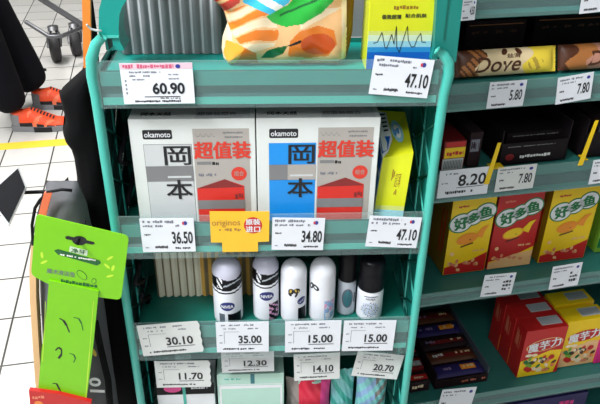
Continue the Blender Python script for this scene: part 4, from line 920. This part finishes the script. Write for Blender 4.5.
# fish biscuit boxes
S4 = .5875
def fishbox(w, h, d, base, side, foot):
    b = MB(); b.box(0, w, 0, d, 0, h, base, .0008); b.on((0, 0, 0), (0, -1, 0), (0, 0, 1)); b.rect(-d+.0008, .001, -.0008, h-.001, side, 1); b.dashes(-d*.8, h*.1, -d*.2, h*.8, 'b_olive' if side != 'b_olive' else 'b_red', 2, .4, 5, w=.006); b.on()  # side face painted a darker copy of the front, as if shaded
    b.poly([(.001, .001), (w-.001, .001), (w-.001, h*.25), (w*.6, h*.16), (.001, h*.1)], foot, 1)
    if base != 'b_yellow': b.poly([(.001, .001), (w-.001, .001), (w-.001, h*.2), (w*.55, h*.17), (.001, h*.08)], 'p_tan', 2)
    r = random.Random(3)
    for k in range(12): b.ell(w*(.1+.8*r.random()), h*(.05+.12*r.random()), .0045, .0032, 'b_pink' if k % 2 else 'p_tan', 3, r.random()*3, 12, 1)
    # logo cloud
    for l, g_, m in ((1, .0042, 'b_green'), (2, .0016, 'white')):
        rr = [(w*.25, h*.655, .0195), (w*.53, h*.71, .0155), (w*.79, h*.765, .0175)]
        for x, y, r_ in rr: b.ell(x, y, r_+g_, r_*.86+g_, m, l, .2)
    for ch, (x, y, r_) in zip('好多鱼', rr): b.text(ch, x-r_*.66, y-r_*.64, x+r_*.66, y+r_*.64, 'b_green', 5, .045, 0, .2)
    b.dashes(w*.15, h*.84, w*.38, h*.87, 'b_red' if base == 'b_yellow' else 'b_pink', 1, .9, 3)
    fm = 'b_orange' if base == 'b_yellow' else 'b_yellow'
    b.ell(w*.45, h*.45, .021, .0115, 'b_orange', 4, .22); b.ell(w*.45, h*.455, .0185, .0095, fm, 5, .22); b.poly([(w*.62, h*.48), (w*.78, h*.58), (w*.92, h*.60), (w*.84, h*.53), (w*.80, h*.44)], fm, 4)
    b.ell(w*.52, h*.44, .0012, .0012, 'ink', 6); b.poly([(w*.32, h*.36), (w*.6, h*.40), (w*.6, h*.385), (w*.32, h*.345)], 'choc', 6)
    e_ = (w*.15, h*.27); b.ell(e_[0], e_[1], .004, .004, 'p_tan', 2); b.dashes(w*.6, h*.27, w*.9, h*.3, 'p_tan', 2, .8, 8)
    return b
def bis(x, yb, w, base, side, foot, label, d=.06, off=.05, z=S4):
    b = fishbox(w, .172, d, base, side, foot); o = b.build('biscuit_box'); u = pg(x, yb, off).x; gput(o, u, off, z); return tag(o, label, 'biscuit box', 'fish biscuit boxes')
bis(442.5, 275.5, .084, 'b_yellow', 'b_olive', 'b_red', 'yellow fish biscuit box nearest the rack, left of the red one', .075)
bis(486.5, 268, .090, 'b_red', 'b_dkred', 'b_yellow', 'red fish biscuit box between two yellow ones')
bis(538.5, 259, .098, 'b_yellow', 'b_olive', 'b_red', 'yellow fish biscuit box at the right, standing alone beyond a gap')
def dgreen(b, w, h, d): b.rect(.002, h*.1, w*.9, h*.3, 'b_green', 1); b.ell(w*.4, h*.6, .015, .012, 'sky_pale', 1)
gcarton(594, 640, 254, S4, .11, .05, .06, 'b_lime', 'light green box at the right edge beside the yellow biscuit box', 'biscuit_box', draw=dgreen, cat='biscuit box')

# boxes on the shelf below
S5 = .3105
def konjac(w, h, d, base):
    b = MB(); b.box(0, w, 0, d, 0, h, base, .0008); b.on()
    b.poly([(.001, .001), (w*.9, .001), (w-.001, h*.5), (w*.7, h*.52), (w*.3, h*.42), (.001, h*.36)], 'b_yellow' if base == 'b_red' else 'p_tan', 1)
    b.ell(w*.52, h*.66, w*.44, h*.13, 'p_tan' if base == 'b_red' else 'b_yellow', 1, .12); b.ell(w*.52, h*.66, w*.415, h*.115, 'b_red', 2, .12)
    for k, ch in enumerate('魔芋力'): x = w*(.25+.265*k); y = h*(.63+.03*k); b.text(ch, x-.0108, y-.0118, x+.0108, y+.0118, 'white', 4, .028, 0, .1)
    r = random.Random(5)
    for k in range(34):
        b.ell(w*(.12+.76*r.random()), h*(.06+.36*r.random()), .003+.005*r.random(), .003+.004*r.random(), r.choice(['b_green', 'b_orange', 'b_red', 'p_cream', 'b_lime', 'choc', 'b_pink']), 3+k % 4, r.random()*3, 12, 1)
    b.ell(w*.18, h*.47, .008, .004, 'p_cream', 3); b.ell(w*.32, h*.465, .007, .004, 'p_cream', 3)
    b.on((0, 0, h), (1, 0, 0), (0, 1, 0)); b.rect(w*.42, d*.25, w*.92, d*.85, 'paper_grey', 1)
    for k in range(14): b.rect(w*(.44+.034*k), d*.3, w*(.455+.034*k), d*.8, 'ink_soft', 2)
    b.on((0, 0, 0), (0, -1, 0), (0, 0, 1)); b.dashes(-d*.75, h*.5, -d*.35, h*.9, 'b_pink', 1, .6, 4, w=.004)
    return b
def kb(u, off, base, w, label):
    o = konjac(w, .127, .042, base).build('snack_box'); gput(o, u, off, S5, 0); return tag(o, label, 'snack box', 'konjac snack boxes')
ur = pg(515, 383, .025).x
kw = .093
kb(ur, .025, 'b_red', kw, 'red snack box with cream oval logo, front of its row')
kb(ur-.001, .0675, 'b_red', kw, 'red snack box directly behind the front red one, white sticker on top')
kb(ur-.002, .110, 'b_red', kw, 'red snack box third in the row, deepest in shadow')
uy = ur+kw+.004
kb(uy, .034, 'b_yellow', kw, 'yellow snack box right of the red snack boxes, in front')
kb(uy+.001, .087, 'b_yellow', kw, 'yellow snack box right behind the front yellow snack box')
gcarton(592, 640, 368, S5, .065, .04, .03, 'magenta', 'magenta packet at the right edge in front of the yellow snack box', 'packet', cat='packet')
# dark tray of purple and orange bars
ul = pg(434, 392, .03).x; ue = pg(488, 384, .03).x; wt = ue-ul-.004
t = thing('display_tray', 'dark open carton tray of chocolate bars beside the red snack boxes', 'tray'); gput(t, ul, .03, S5)
b = MB(); b.box(0, wt, 0, .002, 0, .022, 'cart_dark'); b.box(0, .002, 0, .24, 0, .04, 'cart_dark'); b.box(wt-.002, wt, 0, .24, 0, .04, 'slate'); b.box(0, wt, 0, .24, 0, .002, 'cart_dark'); b.dashes(wt*.5, .008, wt*.95, .014, 'b_pink', 1, .8, 3)
b.build('tray_body', t)
for k in range(5):
    b = MB(); w = wt-.008
    def g(side):
        return lambda u, v: (u*w, v*.036, .006+side*.006*(1-math.exp(-min(u, 1-u)*w/.005))*(1-math.exp(-min(v, 1-v)*.036/.005)))
    body = ['purple', 'choc', 'cart_dark', 'purple', 'choc'][k]
    b.shell(g(1), 40, 10, lambda u, v: ('b_orange' if (.55 < u < .85 and .25 < v < .75 and k in (0, 3)) else 'b_dkred' if (.2 < u < .9 and .3 < v < .6 and k in (1, 2, 4)) else body)); b.shell(g(-1), 12, 6, lambda u, v: body, flip=True)
    b.on((0, 0, .0125), (1, 0, 0), (0, 1, 0)); b.dashes(w*.12, .012, w*.4, .022, 'mauve' if k != 1 else 'tag_paper', 1, .8, k+2); b.dashes(w*.6, .014, w*.9, .022, 'choc_cream', 1, .5, k+9)
    o = b.build('chocolate_bar'); gput(o, ul+.004, .036+.039*k, S5+.0155+.0022*k)
    tag(o, ['purple and orange chocolate bar, frontmost in the dark tray', 'dark red lettered bar, second from the front of the dark tray', 'very dark bar in the middle of the dark tray', 'purple and orange chocolate bar, second from the back of the dark tray', 'brown bar at the back of the dark tray'][k], 'chocolate bar', 'chocolate bars in the dark tray')
# small red and silver packs at the far left of that shelf
for k, (off, z) in enumerate(((.03, 0), (.065, .0), (.1, 0), (.135, 0))):
    a = pg(411, 398, off); w = .042
    b = MB(); b.box(0, w, 0, .03, 0, .028+.004*k, 'b_dkred' if k % 2 else 'cart_dark', .002); b.on((0, 0, .028+.004*k), (1, 0, 0), (0, 1, 0)); b.rect(.003, .006, w-.003, .02, 'b_red' if k != 1 else 'silver_print', 1); b.dashes(.006, .009, w-.006, .016, 'p_cream', 2, .7, k)
    b.on(); b.dashes(.004, .01, w-.004, .02, 'p_cream' if k == 0 else 'b_orange', 1, .7, k+3)
    o = b.build('snack_pack'); gput(o, -.165 if True else a.x, off, S5)
    tag(o, ['small red lettered pack, frontmost by the rack upright', 'small red pack with a silver top, second by the rack upright', 'small dark red topped pack, third by the rack upright', 'small dark red pack, deepest by the rack upright'][k], 'snack pack', 'small packs by the rack upright')
# bottom shelf, only its top seen
gcarton(500, 585, 404, .0905, .11, .15, .05, 'purple', 'dark purple carton at the very bottom right of the photo', draw=lambda b, w, h, d: b.dashes(w*.1, h*.7, w*.9, h*.85, 'magenta', 1, .6, 3))

# ================================================================== light
def area(name, loc, size, power, tgt=None, col=(1, 1, 1)):
    d = bpy.data.lights.new(name, 'AREA'); d.shape = 'RECTANGLE'; d.size, d.size_y = size; d.energy = power; d.color = col
    o = bpy.data.objects.new(name, d); COL.objects.link(o); o.location = loc
    if tgt: o.rotation_euler = (Vector(tgt)-Vector(loc)).to_track_quat('-Z', 'Y').to_euler()
    return o
area('ceiling_and_fill_lamp', (-1.3, -.85, 3.0), (.8, .35), 92, (-.1, .0, .9), (.97, .99, 1))
area('ceiling_and_fill_lamp', (-.7, -2.1, 3.0), (1.4, .4), 20, (-.1, 0, .9), (.97, .99, 1))  # added frontal fill, no known fixture; brightens the rack interior
area('ceiling_and_fill_lamp', (-2.0, 2.6, 3.0), (1.6, .6), 100, (-1.2, 2.4, 0), (1, .99, .97))
area('ceiling_and_fill_lamp', (-1.3, 1.2, 3.0), (1.6, .4), 24, None, (1, 1, 1))
w = bpy.data.worlds.new('world'); S.world = w; w.use_nodes = True; w.node_tree.nodes['Background'].inputs[0].default_value = (.85, .93, 1, 1); w.node_tree.nodes['Background'].inputs[1].default_value = .1
S.view_settings.view_transform = 'Standard'; S.view_settings.look = 'None'; S.view_settings.exposure = 0.22; S.view_settings.gamma = 1; S.view_settings.use_curve_mapping = False
S.cycles.max_bounces = 6; S.cycles.transparent_max_bounces = 12
